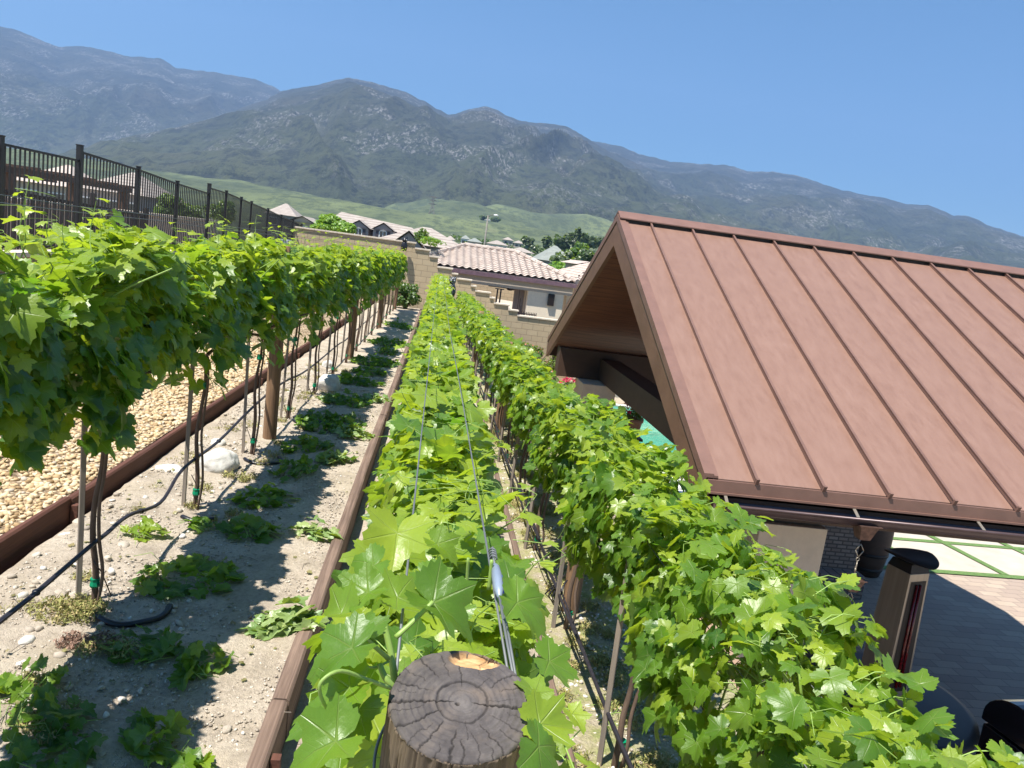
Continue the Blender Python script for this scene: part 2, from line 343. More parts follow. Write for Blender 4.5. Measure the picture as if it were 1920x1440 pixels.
def leaf_obj(name, P, Nn, T, size, tint, lod, rng, mt='leaf', parent=None, curl=1.0):
    V, Fc, ti, uv = leaves(P, Nn, T, size, tint, lod, rng, curl)
    return mesh(name, V, Fc, mt, parent, lod < 2, ti, uv)
def canopy(seed, L, w, z0, z1, n, lod, smin=.055, smax=.10, spikes=5, smax_ln=.34, topy=.3, xoff=0, ragged=.12, clump=0.0, up=0.0, spike_s=1.0):
    """leaf arrays + stem mesh for one vine; local frame: row along Y, cane wire at x = 0"""
    rng = np.random.default_rng(seed); P = []; Nn = []; T = []; Sz = []; Ti = []
    u = rng.random(n); side = np.where(u < .36, -1, np.where(u < .72, 1, 0)); inner = rng.random(n) < .16
    y = rng.uniform(-L/2-.06, L/2+.06, n); h = rng.random(n)**.9
    zb = z0+ragged*np.sin(y*5+seed)*.6+rng.uniform(-ragged, ragged*.4, n)
    zt = z1+.06*np.sin(y*7+seed*2)+rng.uniform(-.05, .05, n); e4 = np.clip(np.abs(y)/(L/2), 0, 1.1)**3; zt = zt-clump*e4*rng.uniform(.5, 1.1, n); zb = zb+clump*.35*e4; z = zb+(zt-zb)*h
    bul = .80+.22*np.sin(y*4.1+z*3+seed)+rng.uniform(-.16, .22, n)
    taper = (1-clump*1.1*e4)*np.clip(.70+.9*(zt-z), .5, 1)*np.clip(.6+1.4*(z-zb), .5, 1)
    x = side*w*bul*taper; top = side == 0; x[top] = rng.uniform(-w*.8, w*.8, top.sum()); z[top] = zt[top]+rng.uniform(-.09, .07, top.sum()); x[inner] *= .45
    P = np.stack([x+xoff, y, z], 1)
    Nn = np.stack([side*rng.uniform(.35, 1.1, n)+rng.normal(0, .25, n), rng.normal(0, .42, n), rng.uniform(.15+up, .95+up, n)], 1); Nn[top] = np.stack([rng.normal(0, .45, top.sum()), rng.normal(0, .45, top.sum()), np.ones(top.sum())], 1)
    T = np.stack([side*.5+rng.normal(0, .5, n), rng.normal(0, .6, n), -1.0+rng.normal(0, .3, n)], 1); T[top] = np.stack([rng.normal(0, 1, top.sum()), rng.normal(0, 1, top.sum()), -.3*np.ones(top.sum())], 1)
    Sz = rng.uniform(smin, smax, n); ti = np.clip(rng.normal(.46, .27, n)+topy*(z-(z0+z1)/2), 0, 1); small = rng.random(n) < .22; Sz[small] *= .6; ti[small] = np.clip(ti[small]+.3, 0, 1)
    stem = MB(); n1 = 3 if lod else 5
    A = [P]; B = [Nn]; C = [T]; D = [Sz]; E_ = [ti]
    if lod < 2:
        for k in range(int(L*7)):                               # canes rising from the cordon
            cy = rng.uniform(-L/2, L/2); cx = rng.normal(0, .05)+xoff; pts = [(cx*.4, cy, z0+.0)]
            for q in range(1, 5): pts.append((cx+rng.normal(0, .03)*q, cy+rng.normal(0, .03)*q, z0+(z1-z0)*q/4*rng.uniform(.92, 1.0)))
            stem.tube(smooth_pts(pts, 2), .0042, n1, False)
        m = min(n, 420 if lod == 0 else 160)
        for i in rng.choice(n, m, replace=False):               # petioles
            p = P[i]; q = np.array([xoff+(p[0]-xoff)*.45, p[1]+rng.normal(0, .03), p[2]-rng.uniform(.0, .06)]); mid = (p+q)/2+np.array([0, 0, .015])
            stem.tube([q, mid, p], .0017, 3, False)
    for k in range(spikes):                                     # young shoot tips above the wire
        b = np.array([rng.uniform(-w, w)*.8+xoff, rng.uniform(-L/2, L/2), z1-.05]); d = nrm([rng.normal(0, .35), rng.normal(0, .3), 1]); ln = rng.uniform(.08, smax_ln)
        m = 5; pts = [b+d*ln*t/m+np.array([.02*math.sin(t+k), .02*math.cos(t*1.3+k), 0]) for t in range(m+1)]
        if lod < 2:
            stem.tube(pts, [.003-.0004*t for t in range(m+1)], n1, False)
            e = pts[-2]; a0 = rng.uniform(0, 6.28); tp = [e+np.array([math.cos(a0+s*.9)*.012*s**1.2, math.sin(a0+s*.9)*.012*s**1.2, .014*s-.002*s*s]) for s in range(7)]; stem.tube(tp, .0011, 3, False)
        for t in range(1, m+1):
            a = t*2.4+k; o = np.array([math.cos(a), math.sin(a), .35]); p = pts[t]+o*.025; s = .062*spike_s*(1-.13*t)*rng.uniform(.7, 1.2)
            A.append([p]); B.append([o*.5*rng.uniform(-.3, 1)+np.array([0, 0, 1.0])]); C.append([o+np.array([0, 0, -.2])]); D.append([s]); E_.append([min(1, .72+.08*t)])
    if lod == 0:
        for k in range(9):                                      # curling tendrils
            i = rng.integers(n); e = P[i]; a0 = rng.uniform(0, 6.28); sg = rng.choice([-1, 1]); tp = [e+np.array([math.cos(a0)*.018*s, math.sin(a0)*.018*s, .012*s-.004*s*s])+np.array([math.sin(s*1.1)*.01, math.cos(s*1.1)*.01*sg, 0]) for s in range(9)]; stem.tube(tp, .0012, 3, False)
    return leaves(np.concatenate(A), np.concatenate(B), np.concatenate(C), np.concatenate(D), np.concatenate(E_), lod, rng), stem

# ------------------------------------------------------------------ ground near the camera
def drop(y): return -.013*max(0., y-3.0)
def sheet(name, x0, x1, y0, y1, zf, mt, dx=.05, bumpy=0.0, label=None, kind='structure'):
    xs = np.arange(x0, x1+1e-6, (x1-x0)/max(1, round((x1-x0)/dx))); ny = 0; ys = [y0]
    while ys[-1] < y1: ys.append(min(y1, ys[-1]+max(dx, (ys[-1])*.014)))
    V = []; 
    for yy in ys:
        for xx in xs:
            z = zf(xx, yy)
            if bumpy: z += bumpy*(noise.fractal(Vector((xx*3, yy*3, 1.7)), 1, 2, 4)+.35*noise.fractal(Vector((xx*14, yy*14, 4)), 1, 2, 2))
            V.append((xx, yy, z))
    nx = len(xs); Fc = [(j*nx+i, j*nx+i+1, (j+1)*nx+i+1, (j+1)*nx+i) for j in range(len(ys)-1) for i in range(nx-1)]
    o = mesh(name, V, Fc, mt, None, True); tag(o, label, None, None, kind); return o
XL, XC = -2.14, -.46
def zpath(x, y): return drop(y)+.035*math.exp(-((x+1.95)/.25)**2)
sheet('dirt_path', XL+.06, XC-.03, .3, 27.7, zpath, 'dirt', .035, .016)
sheet('gravel_path', -5.2, XL-.04, .3, 27.7, lambda x, y: drop(y)+.13+.02*(-2.2-x), 'gravelbed', .12, .012)
sheet('vine_strip', XC+.04, .80, .2, 27.7, lambda x, y: drop(y)-.17, 'dirt', .07, .02)
sheet('vine_strip_lower', .85, 2.0, .2, 27.7, lambda x, y: drop(y)-.30, 'weedy', .05, .02)
def stones(name, n, x0, x1, y0, y1, zf, s0, s1, mt, seed, near=2.2, flat=.55, tmid=.5):
    rng = np.random.default_rng(seed); V0, F0 = ICO1; t = rng.random(n)**near; y = y0+(y1-y0)*t; x = rng.uniform(x0, x1, n)
    s = rng.uniform(s0, s1, n)*(1+.03*(y-y0)); z = np.array([zf(a, b) for a, b in zip(x, y)])
    sc = np.stack([s*rng.uniform(.7, 1.3, n), s*rng.uniform(.7, 1.3, n), s*rng.uniform(flat*.7, flat*1.3, n)], 1); Rm = rotmats(n, rng)
    jit = 1+rng.uniform(-.22, .22, (n, len(V0), 1)); X = np.einsum('nij,nkj->nki', Rm, V0[None]*jit*sc[:, None]*1.0); X[..., 2] *= .75
    X += np.stack([x, y, z+s*.28], 1)[:, None]; Fc = (F0[None]+(np.arange(n)*len(V0))[:, None, None]).reshape(-1, 3)
    return tag(mesh(name, X.reshape(-1, 3), Fc, mt, None, False, np.repeat(np.clip(rng.normal(tmid, .25, n), 0, 1), len(V0))), None, None, None, 'stuff')
stones('gravel', 17000, -4.2, XL-.05, 2.2, 13, lambda x, y: drop(y)+.13+.02*(-2.2-x), .014, .026, 'gravelstone', 3, 1.7, .6)
stones('pebbles', 16000, XL+.1, XC-.04, 2.2, 12, zpath, .002, .0085, 'pebble', 5, 1.7, .7, .45)
stones('pebbles', 420, XL+.1, -1.0, 2.4, 12, zpath, .009, .026, 'pebble', 6, 1.4, .7, .6)
stones('pebbles', 1800, .86, 1.5, 2.2, 12, lambda x, y: drop(y)-.30, .004, .015, 'pebble', 8, 1.7, .7, .7)
def tufts(name, spots, n, hgt, mt, seed):
    rng = np.random.default_rng(seed); V = []; Fc = []; ti = []
    for (x, y, z, r) in spots:
        for k in range(n):
            a = rng.uniform(0, 6.28); rr = r*math.sqrt(rng.random()); p = np.array([x+math.cos(a)*rr, y+math.sin(a)*rr, z]); d = np.array([rng.normal(0, .5), rng.normal(0, .5), 1.0]); h = hgt*rng.uniform(.3, 1); b = rng.uniform(0, 6.28); wv = np.array([math.cos(b), math.sin(b), 0])*.0035
            i = len(V); q = p+d*h; V += [p-wv, p+wv, q]; Fc.append((i, i+1, i+2)); t = rng.random(); ti += [t]*3
            for l in range(2):
                c = p+d*h*rng.uniform(.3, 1); i = len(V); e = rng.normal(0, 1, 3)*.008; f = rng.normal(0, 1, 3)*.008; V += [c, c+e, c+e+f]; Fc.append((i, i+1, i+2)); ti += [t]*3
    return tag(mesh(name, np.array(V), np.array(Fc), mt, None, False, ti), None, None, None, 'stuff')
g = NT('weed'); a = g.n('Attribute', attribute_name='tint'); M['weed'] = g.fin(g.ramp(a.outputs['Fac'], [(0, (.17, .19, .05)), (.6, (.36, .34, .11)), (1, (.42, .30, .16))]), .8)
g = NT('redweed'); a = g.n('Attribute', attribute_name='tint'); M['weedred'] = g.fin(g.ramp(a.outputs['Fac'], [(0, (.20, .12, .08)), (1, (.36, .22, .16))]), .8)
rg = random.Random(4)
sp_ = [(rg.uniform(XL+.15, -1.2), 2.5+rg.random()**1.5*10, .01, rg.uniform(.04, .12)) for _ in range(70)]; sp_ = [(x, y, z+drop(y), r) for x, y, z, r in sp_]
tufts('weeds', sp_, 70, .05, 'weed', 1)
q = at(110, 1150, 2, 0); tufts('weeds', [(q[0], q[1], 0, .13), (q[0]+.1, q[1]+.05, 0, .1)], 330, .045, 'weed', 2)
q = at(135, 1205, 2, 0); tufts('weeds', [(q[0], q[1], 0, .07), (q[0]+.13, q[1]+.02, 0, .06)], 160, .035, 'weedred', 2)
sp_ = [(rg.uniform(.88, 1.35), 2.4+rg.random()**1.4*9, 0, rg.uniform(.04, .11)) for _ in range(80)]; sp_ = [(x, y, drop(y)-.29, r) for x, y, z, r in sp_]
tufts('weeds', sp_, 110, .04, 'weed', 3)

# timber edging: each board is a thing with its pegs
def timber(name, pts, w, h, mt, label, cut=1):
    rt = empty(name, (0, 0, 0), label, 'edging board', 'timber boards edging the vineyard beds')
    mb = MB(); P = smooth_pts(pts, 5); n = len(P); prof = [(-w/2, -h), (w/2, -h), (w/2, -.012), (w/2-.012, 0), (-w/2+.012, 0), (-w/2, -.012)]
    V = []; Fc = []; k = len(prof)
    for p in P:
        for a, b in prof: V.append((p[0]+a+noise.noise(Vector((p[1]*2, a*40, b*9)))*.004, p[1], p[2]+b+noise.noise(Vector((p[1]*1.7, 3, a*30)))*.004))
    for i in range(n-1):
        for j in range(k): Fc.append((i*k+j, (i+1)*k+j, (i+1)*k+(j+1) % k, i*k+(j+1) % k))
    Fc += [tuple(range(k)), tuple(range((n-1)*k, n*k))[::-1]]
    mesh('board', V, Fc, mt, rt); return rt
def L_(y): return XL+(.0 if y > 6 else -.03*(6-y)*.6)
ys = [.4, 2.4, 4.9, 7.4, 10.0, 12.6, 15.4, 18.2, 21.2, 24.4, 27.5]
words = ['first', 'second', 'third', 'fourth', 'fifth', 'sixth', 'seventh', 'eighth', 'ninth', 'tenth', 'eleventh', 'twelfth', 'thirteenth', 'fourteenth', 'fifteenth', 'sixteenth', 'seventeenth', 'eighteenth', 'nineteenth', 'twentieth', 'twenty-first', 'twenty-second']
for i in range(len(ys)-1):
    a, b = ys[i], ys[i+1]-.004; j = .008*((i % 3)-1)
    t = timber('edging_board', [(L_(y_)+j, y_, .155+drop(y_)+.006*(i % 2)) for y_ in np.linspace(a, b, 5)], .05, .26, 'timberx', f'red-brown edging board beside the yellow gravel, {words[i]} from the camera')
    if i: MB().box(L_(a)+j+.026, L_(a)+j+.064, a-.02, a+.03, -.1+drop(a), .11+drop(a)).build('peg', 'timberx', t)
for i, (a, b) in enumerate([(.4, 3.05), (3.056, 5.9), (5.906, 9), (9.006, 12.5), (12.506, 16.5), (16.51, 21), (21.01, 27.5)]):
    t = timber('edging_board', [(XC+.004*(i % 2), y_, .025+drop(y_)+.004*(i % 2)) for y_ in np.linspace(a, b, 5)], .075, .27, 'timbertop', f'weathered brown board dropping to the middle vine row, {words[i]} from the camera')
    if i == 0: MB().box(XC+.041, XC+.075, 2.7, 2.74, -.2, .0).build('peg', 'timberx', t)
for i, (a, b) in enumerate([(1.2, 4.2), (4.21, 8), (8.01, 13), (13.01, 20), (20.01, 27.5)]):
    timber('edging_board', [(.83, y_, -.158+drop(y_)) for y_ in np.linspace(a, b, 4)], .045, .2, 'timbertop', f'low board between the middle and right vine rows, {words[i]} from the camera')

# ------------------------------------------------------------------ vines: three trellis rows
def copy_thing(root, loc, label, rz=0):
    r = root.copy(); COL.objects.link(r); r.location = loc; r.rotation_euler = (0, 0, rz); r['label'] = label
    for ch in list(root.children):
        c = ch.copy(); COL.objects.link(c); c.parent = r
        for g2 in ch.children: d = g2.copy(); COL.objects.link(d); d.parent = c
    return r
def trunk_mb(seed, top, double=True):
    rng = random.Random(seed); mb = MB()
    pts = [(rng.uniform(-.01, .01), .02, -.04)]+[(.012*math.sin(i*1.7+seed)+.01*i/6, .015*math.cos(i*1.3+seed), top*i/6) for i in range(1, 7)]
    mb.tube(smooth_pts(pts, 3), [.017-.0004*i for i in range(len(smooth_pts(pts, 3)))], 7)
    if double:
        p2 = [(x+.035+.01*math.sin(i+seed), y-.03, z) for i, (x, y, z) in enumerate(pts)]; p2[0] = (.02, .0, -.04); mb.tube(smooth_pts(p2, 3), .009, 6)
    mb.tube([(0, -.02, top-.02), (0, .3, top+.02), (0.01, .66, top+.01)], [.014, .012, .008], 6); mb.tube([(0, .02, top-.02), (0, -.3, top+.03), (-.01, -.66, top+.01)], [.014, .012, .008], 6)
    return mb
def make_vine(seed, lod, row, L):
    prm = {'left': dict(w=.26, z0=1.12, z1=1.77, xoff=.0, ragged=.18, clump=.50, up=.2, spike_s=1.45), 'middle': dict(w=.215, z0=.74, z1=1.45, xoff=.0, ragged=.12, clump=.1, up=.15, spike_s=1.3), 'right': dict(w=.28 if lod == 0 else .25, z0=.84, z1=1.31 if lod == 0 else 1.22, xoff=.06 if lod == 0 else .04, ragged=.12)}[row]
    n = {('left', 0): 1050, ('left', 1): 900, ('left', 2): 800, ('middle', 0): 900, ('middle', 1): 680, ('middle', 2): 520, ('right', 0): 1150, ('right', 1): 760, ('right', 2): 640}[(row, lod)]
    smin, smax = {'left': (.056, .112), 'middle': (.050, .095), 'right': (.040, .082)}[row]
    rt = bpy.data.objects.new('grapevine', None); COL.objects.link(rt)
    (V, Fc, ti, uv), stem = canopy(seed, L, n=n, lod=lod, smin=smin, smax=smax, spikes=({0: 13, 1: 11, 2: 8}[lod] if row == 'left' else 13) if row != 'right' else 6, smax_ln=.15 if row == 'right' else (.40 if row == 'left' else .22), topy={'left': .75, 'middle': .75, 'right': .55}[row], **prm)
    mesh('foliage', V, Fc, 'leaf', rt, lod < 2, ti, uv)
    if stem.v: stem.build('shoots', 'stem', rt, True)
    tr = trunk_mb(seed, prm['z0']-.03).build('trunk', 'bark', rt, True)
    for zz in (.10, .86):
        if zz < prm['z0']: MB().lathe([(.022, 0), (.026, .01), (.022, .03), (.024, .045)], 8, (.01, 0, zz)).tube([(.03, 0, zz+.02), (.05, -.02, zz+.035)], .006, 4).build('tie', 'tie', tr)
    return rt
def xleft(y): return float(np.interp(y, [2.3, 3.8, 7.4, 12.9, 18.8, 27], [-1.55, -1.54, -1.46, -1.36, -1.33, -1.31]))
def xright(y): return float(np.interp(y, [1, 3.6, 6, 12, 18, 27], [1.10, 1.09, 1.03, .99, .92, .84]))
ROWS = {'left': dict(x=xleft, g=lambda y: drop(y)*1.0, Y=[2.29+1.52*i for i in range(16)], L=1.62), 'middle': dict(x=lambda y: .085, g=lambda y: drop(y)-.17, Y=[1.15+1.45*i for i in range(17)], L=1.52), 'right': dict(x=xright, g=lambda y: drop(y)*1.5-.30, Y=[1.85+1.35*i for i in range(18)], L=1.46)}
stake_root = None
for row, rr in ROWS.items():
    protos = {}
    for i, y in enumerate(rr['Y']):
        lod = 0 if y < 5.2 else (1 if y < 11.5 else 2); nvar = {0: 4, 1: 3, 2: 3}[lod]; key = (lod, i % nvar)
        loc = (rr['x'](y), y, rr['g'](y)); lab = f'leafy grapevine in the {row} trellis row, {words[i]} from the camera'
        if key not in protos:
            p = make_vine(37*len(protos)+{'left': 1, 'middle': 2, 'right': 3}[row], lod, row, rr['L']); protos[key] = p; p.location = loc
            tag(p, lab, 'grapevine', 'grapevines trained along the three trellis rows')
        else: copy_thing(protos[key], loc, lab, math.pi if (i//nvar) % 2 and row == 'middle' else 0)
        # its stake
        if row != 'middle' or i > 99:
            if stake_root is None:
                sm = MB(); sm.box(-.0125, .0125, -.0125, .0125, -.12, 1.12)
                stake_root = sm.build('wooden_stake', 'stake', None, False, .003); sk_ = stake_root
            else: sk_ = stake_root.copy(); COL.objects.link(sk_)
            sk_.location = (loc[0]-.075, y+.02, loc[2]); sk_.rotation_euler = (random.uniform(-.02, .02), random.uniform(-.025, .02), random.uniform(0, 1.5))
            tag(sk_, f'grey wooden stake tied to the {words[i]} vine of the {row} row', 'stake', 'wooden stakes supporting the vines')
def round_post(name, loc, h, r, label, seed, mt='post', tilt=0):
    V, n = [], 28; rng = random.Random(seed); Fc = []
    zs = [-.15+(h+.15)*k/14 for k in range(15)]
    for z in zs:
        for j in range(n):
            a = 2*math.pi*j/n; q = r*(1+.035*noise.noise(Vector((math.cos(a)*1.5, math.sin(a)*1.5, z*2+seed)))+.02*noise.noise(Vector((math.cos(a)*9, math.sin(a)*9, z*.7+seed))))*(1.03-.05*z/h)
            V.append((q*math.cos(a), q*math.sin(a), z))
    for i in range(14):
        for j in range(n): Fc.append((i*n+j, i*n+(j+1) % n, (i+1)*n+(j+1) % n, (i+1)*n+j))
    Fc.append(tuple(range(14*n, 15*n)))
    o = mesh(name, V, Fc, mt, None, False); o.location = loc; o.rotation_euler = (tilt, random.uniform(-.015, .015), seed)
    for p_ in o.data.polygons: p_.use_smooth = len(p_.vertices) == 4
    return tag(o, label, 'post', 'round posts of the trellis rows')
for i, (px, py) in enumerate([(505, 812), (655, 667), (712, 603)]):
    y = [7.45, 13.35, 19.3][i]; x = [-1.44, -1.345, -1.31][i]
    round_post('trellis_post', (x, y, drop(y)), 1.86, .062, f'brown round post in the left vine row, {words[i]} from the camera', i+1)
round_post('trellis_post', (-1.31, 26.0, drop(26)), 1.9, .06, 'brown round end post of the left vine row by the block wall', 9)
for i, (x, y) in enumerate([(1.15, 4.85), (1.06, 10.3), (.97, 16.0)]):
    round_post('trellis_post', (x, y, drop(y)-.3), 1.24, .058, f'brown round post in the right vine row, {words[i]} from the camera', i+20)
for i, (x, y) in enumerate([(.09, 6.9), (.09, 13.0), (.09, 19.0)]):
    round_post('trellis_post', (x, y, drop(y)-.2), 1.45, .055, f'round post among the middle row leaves, {words[i]} beyond the cracked post', i+30)
o = MB().lathe([(.045, 0), (.05, .03), (.04, .05), (.0, .055)], 12).build('post_cap', 'metalgrey', None, True); q = at(838, 645, 2, 1.24); o.location = q; tag(o, 'small grey cap among the middle row leaves halfway down the row', 'cap')

# the big cut post in front
def front_post():
    rt = empty('end_post', (.064, .622, 1.608), 'thick cracked wooden end post with grey cut top in the foreground', 'post'); rt.rotation_euler = (R(13), 0, 0)
    r0 = .0645; NR, NA = 100, 420
    rng = random.Random(5)
    cracks = []                                             # (angle deg, r0, r1, width, depth, wander)
    for a, ra, rb, w, d in [(183, .10, 1, .013, .02), (-3, .12, 1, .017, .022), (-100, .46, 1, .011, .012), (-92, .62, 1, .009, .010), (-122, .4, .95, .008, .008), (-58, .42, 1, .008, .01), (-75, .5, .96, .006, .006), (-148, .3, 1, .011, .012), (160, .4, 1, .009, .010), (128, .5, 1, .008, .01), (92, .25, .7, .008, .008), (68, .55, 1, .006, .006), (38, .45, 1, .008, .01), (22, .55, 1, .007, .008), (-28, .4, 1, .007, .009), (-42, .6, 1, .006, .006), (-165, .5, 1, .006, .006), (-133, .55, 1, .006, .006), (110, .4, .9, .006, .006), (145, .55, 1, .005, .006), (-14, .6, 1, .005, .005), (-110, .7, 1, .005, .006), (-84, .3, .6, .004, .005), (52, .3, .62, .005, .005), (170, .55, .9, .004, .004), (-66, .7, 1, .005, .006), (8, .3, .7, .004, .004)]:
        cracks.append((R(a), ra, rb, w*.085, d*.55, rng.uniform(0, 9)))
    def topz(x, y):
        rr = math.hypot(x, y)/r0; a = math.atan2(y, x); z = .0009*noise.fractal(Vector((x*90, y*90, 0)), 1, 2, 5); crack_shade = 0
        z += .00035*math.sin(rr*70+2*noise.noise(Vector((x*60, y*60, 3))))
        for (ca, ra, rb, w, d, ph) in cracks:
            if rr < ra: continue
            wa = ca+.10*noise.noise(Vector((rr*3, ph, 0)))+.035*noise.noise(Vector((rr*11, ph, 7)))+.02*noise.noise(Vector((rr*40, ph, 7))); da = (a-wa+math.pi) % (2*math.pi)-math.pi
            if abs(da) > .5: continue
            dist = abs(math.sin(da))*rr*r0; ww = w*(.35+.75*(rr-ra)/(1.01-ra))*(.6+.9*abs(noise.noise(Vector((rr*9, ph, 3)))))*1.25*min(1, (rr-ra)*14)
            if rr > rb: ww *= max(0, 1-(rr-rb)*12)
            if dist < ww*1.6: f = min(1, 1.6-dist/ww*1.0); f = max(0, f); z -= d*.22*f; crack_shade = max(crack_shade, f)
        for rc, w, amp in ((.36, .015, 1.0), (.185, .005, .4), (.55, .005, .35), (.72, .004, .3)):
            q = abs(rr-rc-.03*noise.noise(Vector((math.cos(a)*1.5, math.sin(a)*1.5, rc*9)))-.012*noise.noise(Vector((math.cos(a)*7, math.sin(a)*7, rc*9)))); brk = 1 if rc < .4 else max(0, noise.noise(Vector((math.cos(a)*3, math.sin(a)*3, rc*20)))*3)
            if q < w*1.5: f = (1-q/w/1.5)*amp*min(1, brk); z -= .0016*f; crack_shade = max(crack_shade, f*.9)
        # chip: bite out of the far rim with fresh wood
        cx, cy = .012, .052; e = ((x-cx)/.026)**2+((y-cy)/.012)**2; chip = 0
        if e < 1: chip = 1-e; z -= .007*min(1, chip*1.8)
        if math.hypot(x+.004, y+.003) < .0022: z -= .004; crack_shade = 1
        return z, crack_shade, chip
    V = []; ti = []; ch = []
    for i in range(NR+1):
        for j in range(NA):
            a = 2*math.pi*j/NA; rim = 1+.018*noise.noise(Vector((math.cos(a)*2, math.sin(a)*2, 5)))+.010*noise.noise(Vector((math.cos(a)*12, math.sin(a)*12, 5)))
            rr = r0*rim*(i/NR)**.9; x, y = rr*math.cos(a), rr*math.sin(a); z, crack_shade, c_ = topz(x, y)
            if i > NR-4: z -= (.0006, .0014, .003, .006)[i-NR+3]*(.6+.5*noise.noise(Vector((math.cos(a)*9, math.sin(a)*9, 2))))
            V.append((x, y, z)); ti.append(crack_shade); ch.append(min(1, c_*3))
    Fc = [(i*NA+j, (i+1)*NA+j, (i+1)*NA+(j+1) % NA, i*NA+(j+1) % NA) for i in range(NR) for j in range(NA)]
    g = NT('cut end grain'); at_ = g.n('Attribute', attribute_name='tint'); ac = g.n('Attribute', attribute_name='chip')
    sp = g.n('SeparateXYZ'); g.put(sp.inputs[0], g.co()); r_ = g.math('SQRT', g.math('ADD', g.math('POWER', sp.outputs[0], 2), g.math('POWER', sp.outputs[1], 2)))
    ring = g.math('SINE', g.math('ADD', g.math('MULTIPLY', r_, 2400), g.math('MULTIPLY', g.noise(60, 3, .5), 9)))
    c = g.ramp(g.noise(45, 7, .7), [(.3, (.045, .038, .037)), (.5, (.075, .064, .061)), (.72, (.12, .104, .096))])
    c = g.mix(g.math('MULTIPLY', g.ramp(ring, [(.2, 0), (.9, .22)]), 1), c, (.06, .05, .046))
    c = g.mix(g.ramp(g.noise(28, 3, .6, g.co(loc=(5, 0, 0))), [(.5, 0), (.68, .6)]), c, (.15, .115, .09)); ctr = g.n('MapRange', i_0=r_, i_1=.0, i_2=.018); c = g.mix(g.math('MULTIPLY', g.math('SUBTRACT', 1, ctr.outputs[0]), .22), c, (.28, .25, .23))
    c = g.mix(ac.outputs['Fac'], c, g.ramp(g.noise(60, 4, .6, g.co((1, 4, 1))), [(.3, (.30, .16, .06)), (.7, (.62, .40, .20))])); c = g.mix(g.math('MULTIPLY', at_.outputs['Fac'], .9), c, (.012, .010, .009))  # tint mask paints the shade inside cracks and rings into the colour
    g.bump(g.noise(500, 5, .7), .5, .001); M['endgrain'] = g.fin(c, .9)
    o = mesh('cut_top', V, Fc, 'endgrain', rt, True, ti); a_ = o.data.attributes.new('chip', 'FLOAT', 'POINT'); a_.data.foreach_set('value', ch)
    V = []; NZ = 46; n = 360
    for i in range(NZ+1):
        z = -.001-.62*(i/NZ)**1.6
        for j in range(n):
            a = 2*math.pi*j/n; rim = 1+.018*noise.noise(Vector((math.cos(a)*2, math.sin(a)*2, 5)))+.010*noise.noise(Vector((math.cos(a)*12, math.sin(a)*12, 5))); zz = z
            if i == 0: zz = -.006*(.6+.5*noise.noise(Vector((math.cos(a)*9, math.sin(a)*9, 2))))
            gr = .02*noise.noise(Vector((math.cos(a)*16, math.sin(a)*16, z*3)))+.012*noise.noise(Vector((math.cos(a)*40, math.sin(a)*40, z*5)))
            sp2 = abs(noise.noise(Vector((math.cos(a)*8, math.sin(a)*8, z*1.2+4)))); crack = -.07*max(0, 1-sp2/.035) if i > 0 else 0
            flake = .03*max(0, noise.noise(Vector((math.cos(a)*5, math.sin(a)*5, z*14)))) if z > -.03 and i else 0
            q = r0*rim*(1+(gr+crack)*min(1, i/2)-flake+.03*min(1, -z/.05)*.6); V.append((q*math.cos(a), q*math.sin(a), zz))
    Fc = [(i*n+j, i*n+(j+1) % n, (i+1)*n+(j+1) % n, (i+1)*n+j) for i in range(NZ) for j in range(n)]
    mesh('shaft', V, [f[::-1] for f in Fc], 'postgrey', rt, True)
    return rt
FP = front_post()

# trellis wires
def wire(name, pts, r, label, mt='steelwire', n=6, cat='wire', group='trellis wires'):
    return tag(MB().tube(pts, r, n).build(name, mt, None, True), label, cat, group)
def yl(x, z0, ys, dz=1.0): return [(x, y, z0+drop(y)*dz+.006*math.sin(y*2.1)) for y in ys]
yy_ = [.72]+[1+.8*i for i in range(31)]
wire('trellis_wire', [(.118+.0004*y*0, y, 1.595+drop(y)-.024*min(y, 5)) for y in yy_], .0017, 'upper right wire running along the middle vine row from the tensioner')
wire('trellis_wire', [(.004, y, 1.592+drop(y)-.024*min(y, 5)) for y in yy_], .0017, 'upper left wire running along the middle vine row')
for k, (dx, z) in enumerate([(-.06, 1.97), (.04, 1.945)]):
    wire('trellis_wire', [(xleft(y)+dx, y, z+drop(y)+.005*math.sin(y*3+k)) for y in [1.2+.8*i for i in range(31)]], .0015, ['outer', 'inner'][k]+' top wire stretched over the left vine row')
wire('trellis_wire', [(xleft(y), y, 1.0+drop(y)) for y in [1.2+.8*i for i in range(31)]], .002, 'cordon wire under the leaves of the left vine row')
for k, dx in enumerate((-.1, .1)): wire('trellis_wire', [(xright(y)+dx, y, .90+drop(y)*1.5) for y in [1.0+.8*i for i in range(31)]], .0018, ['left', 'right'][k]+' wire inside the leaves of the right vine row')
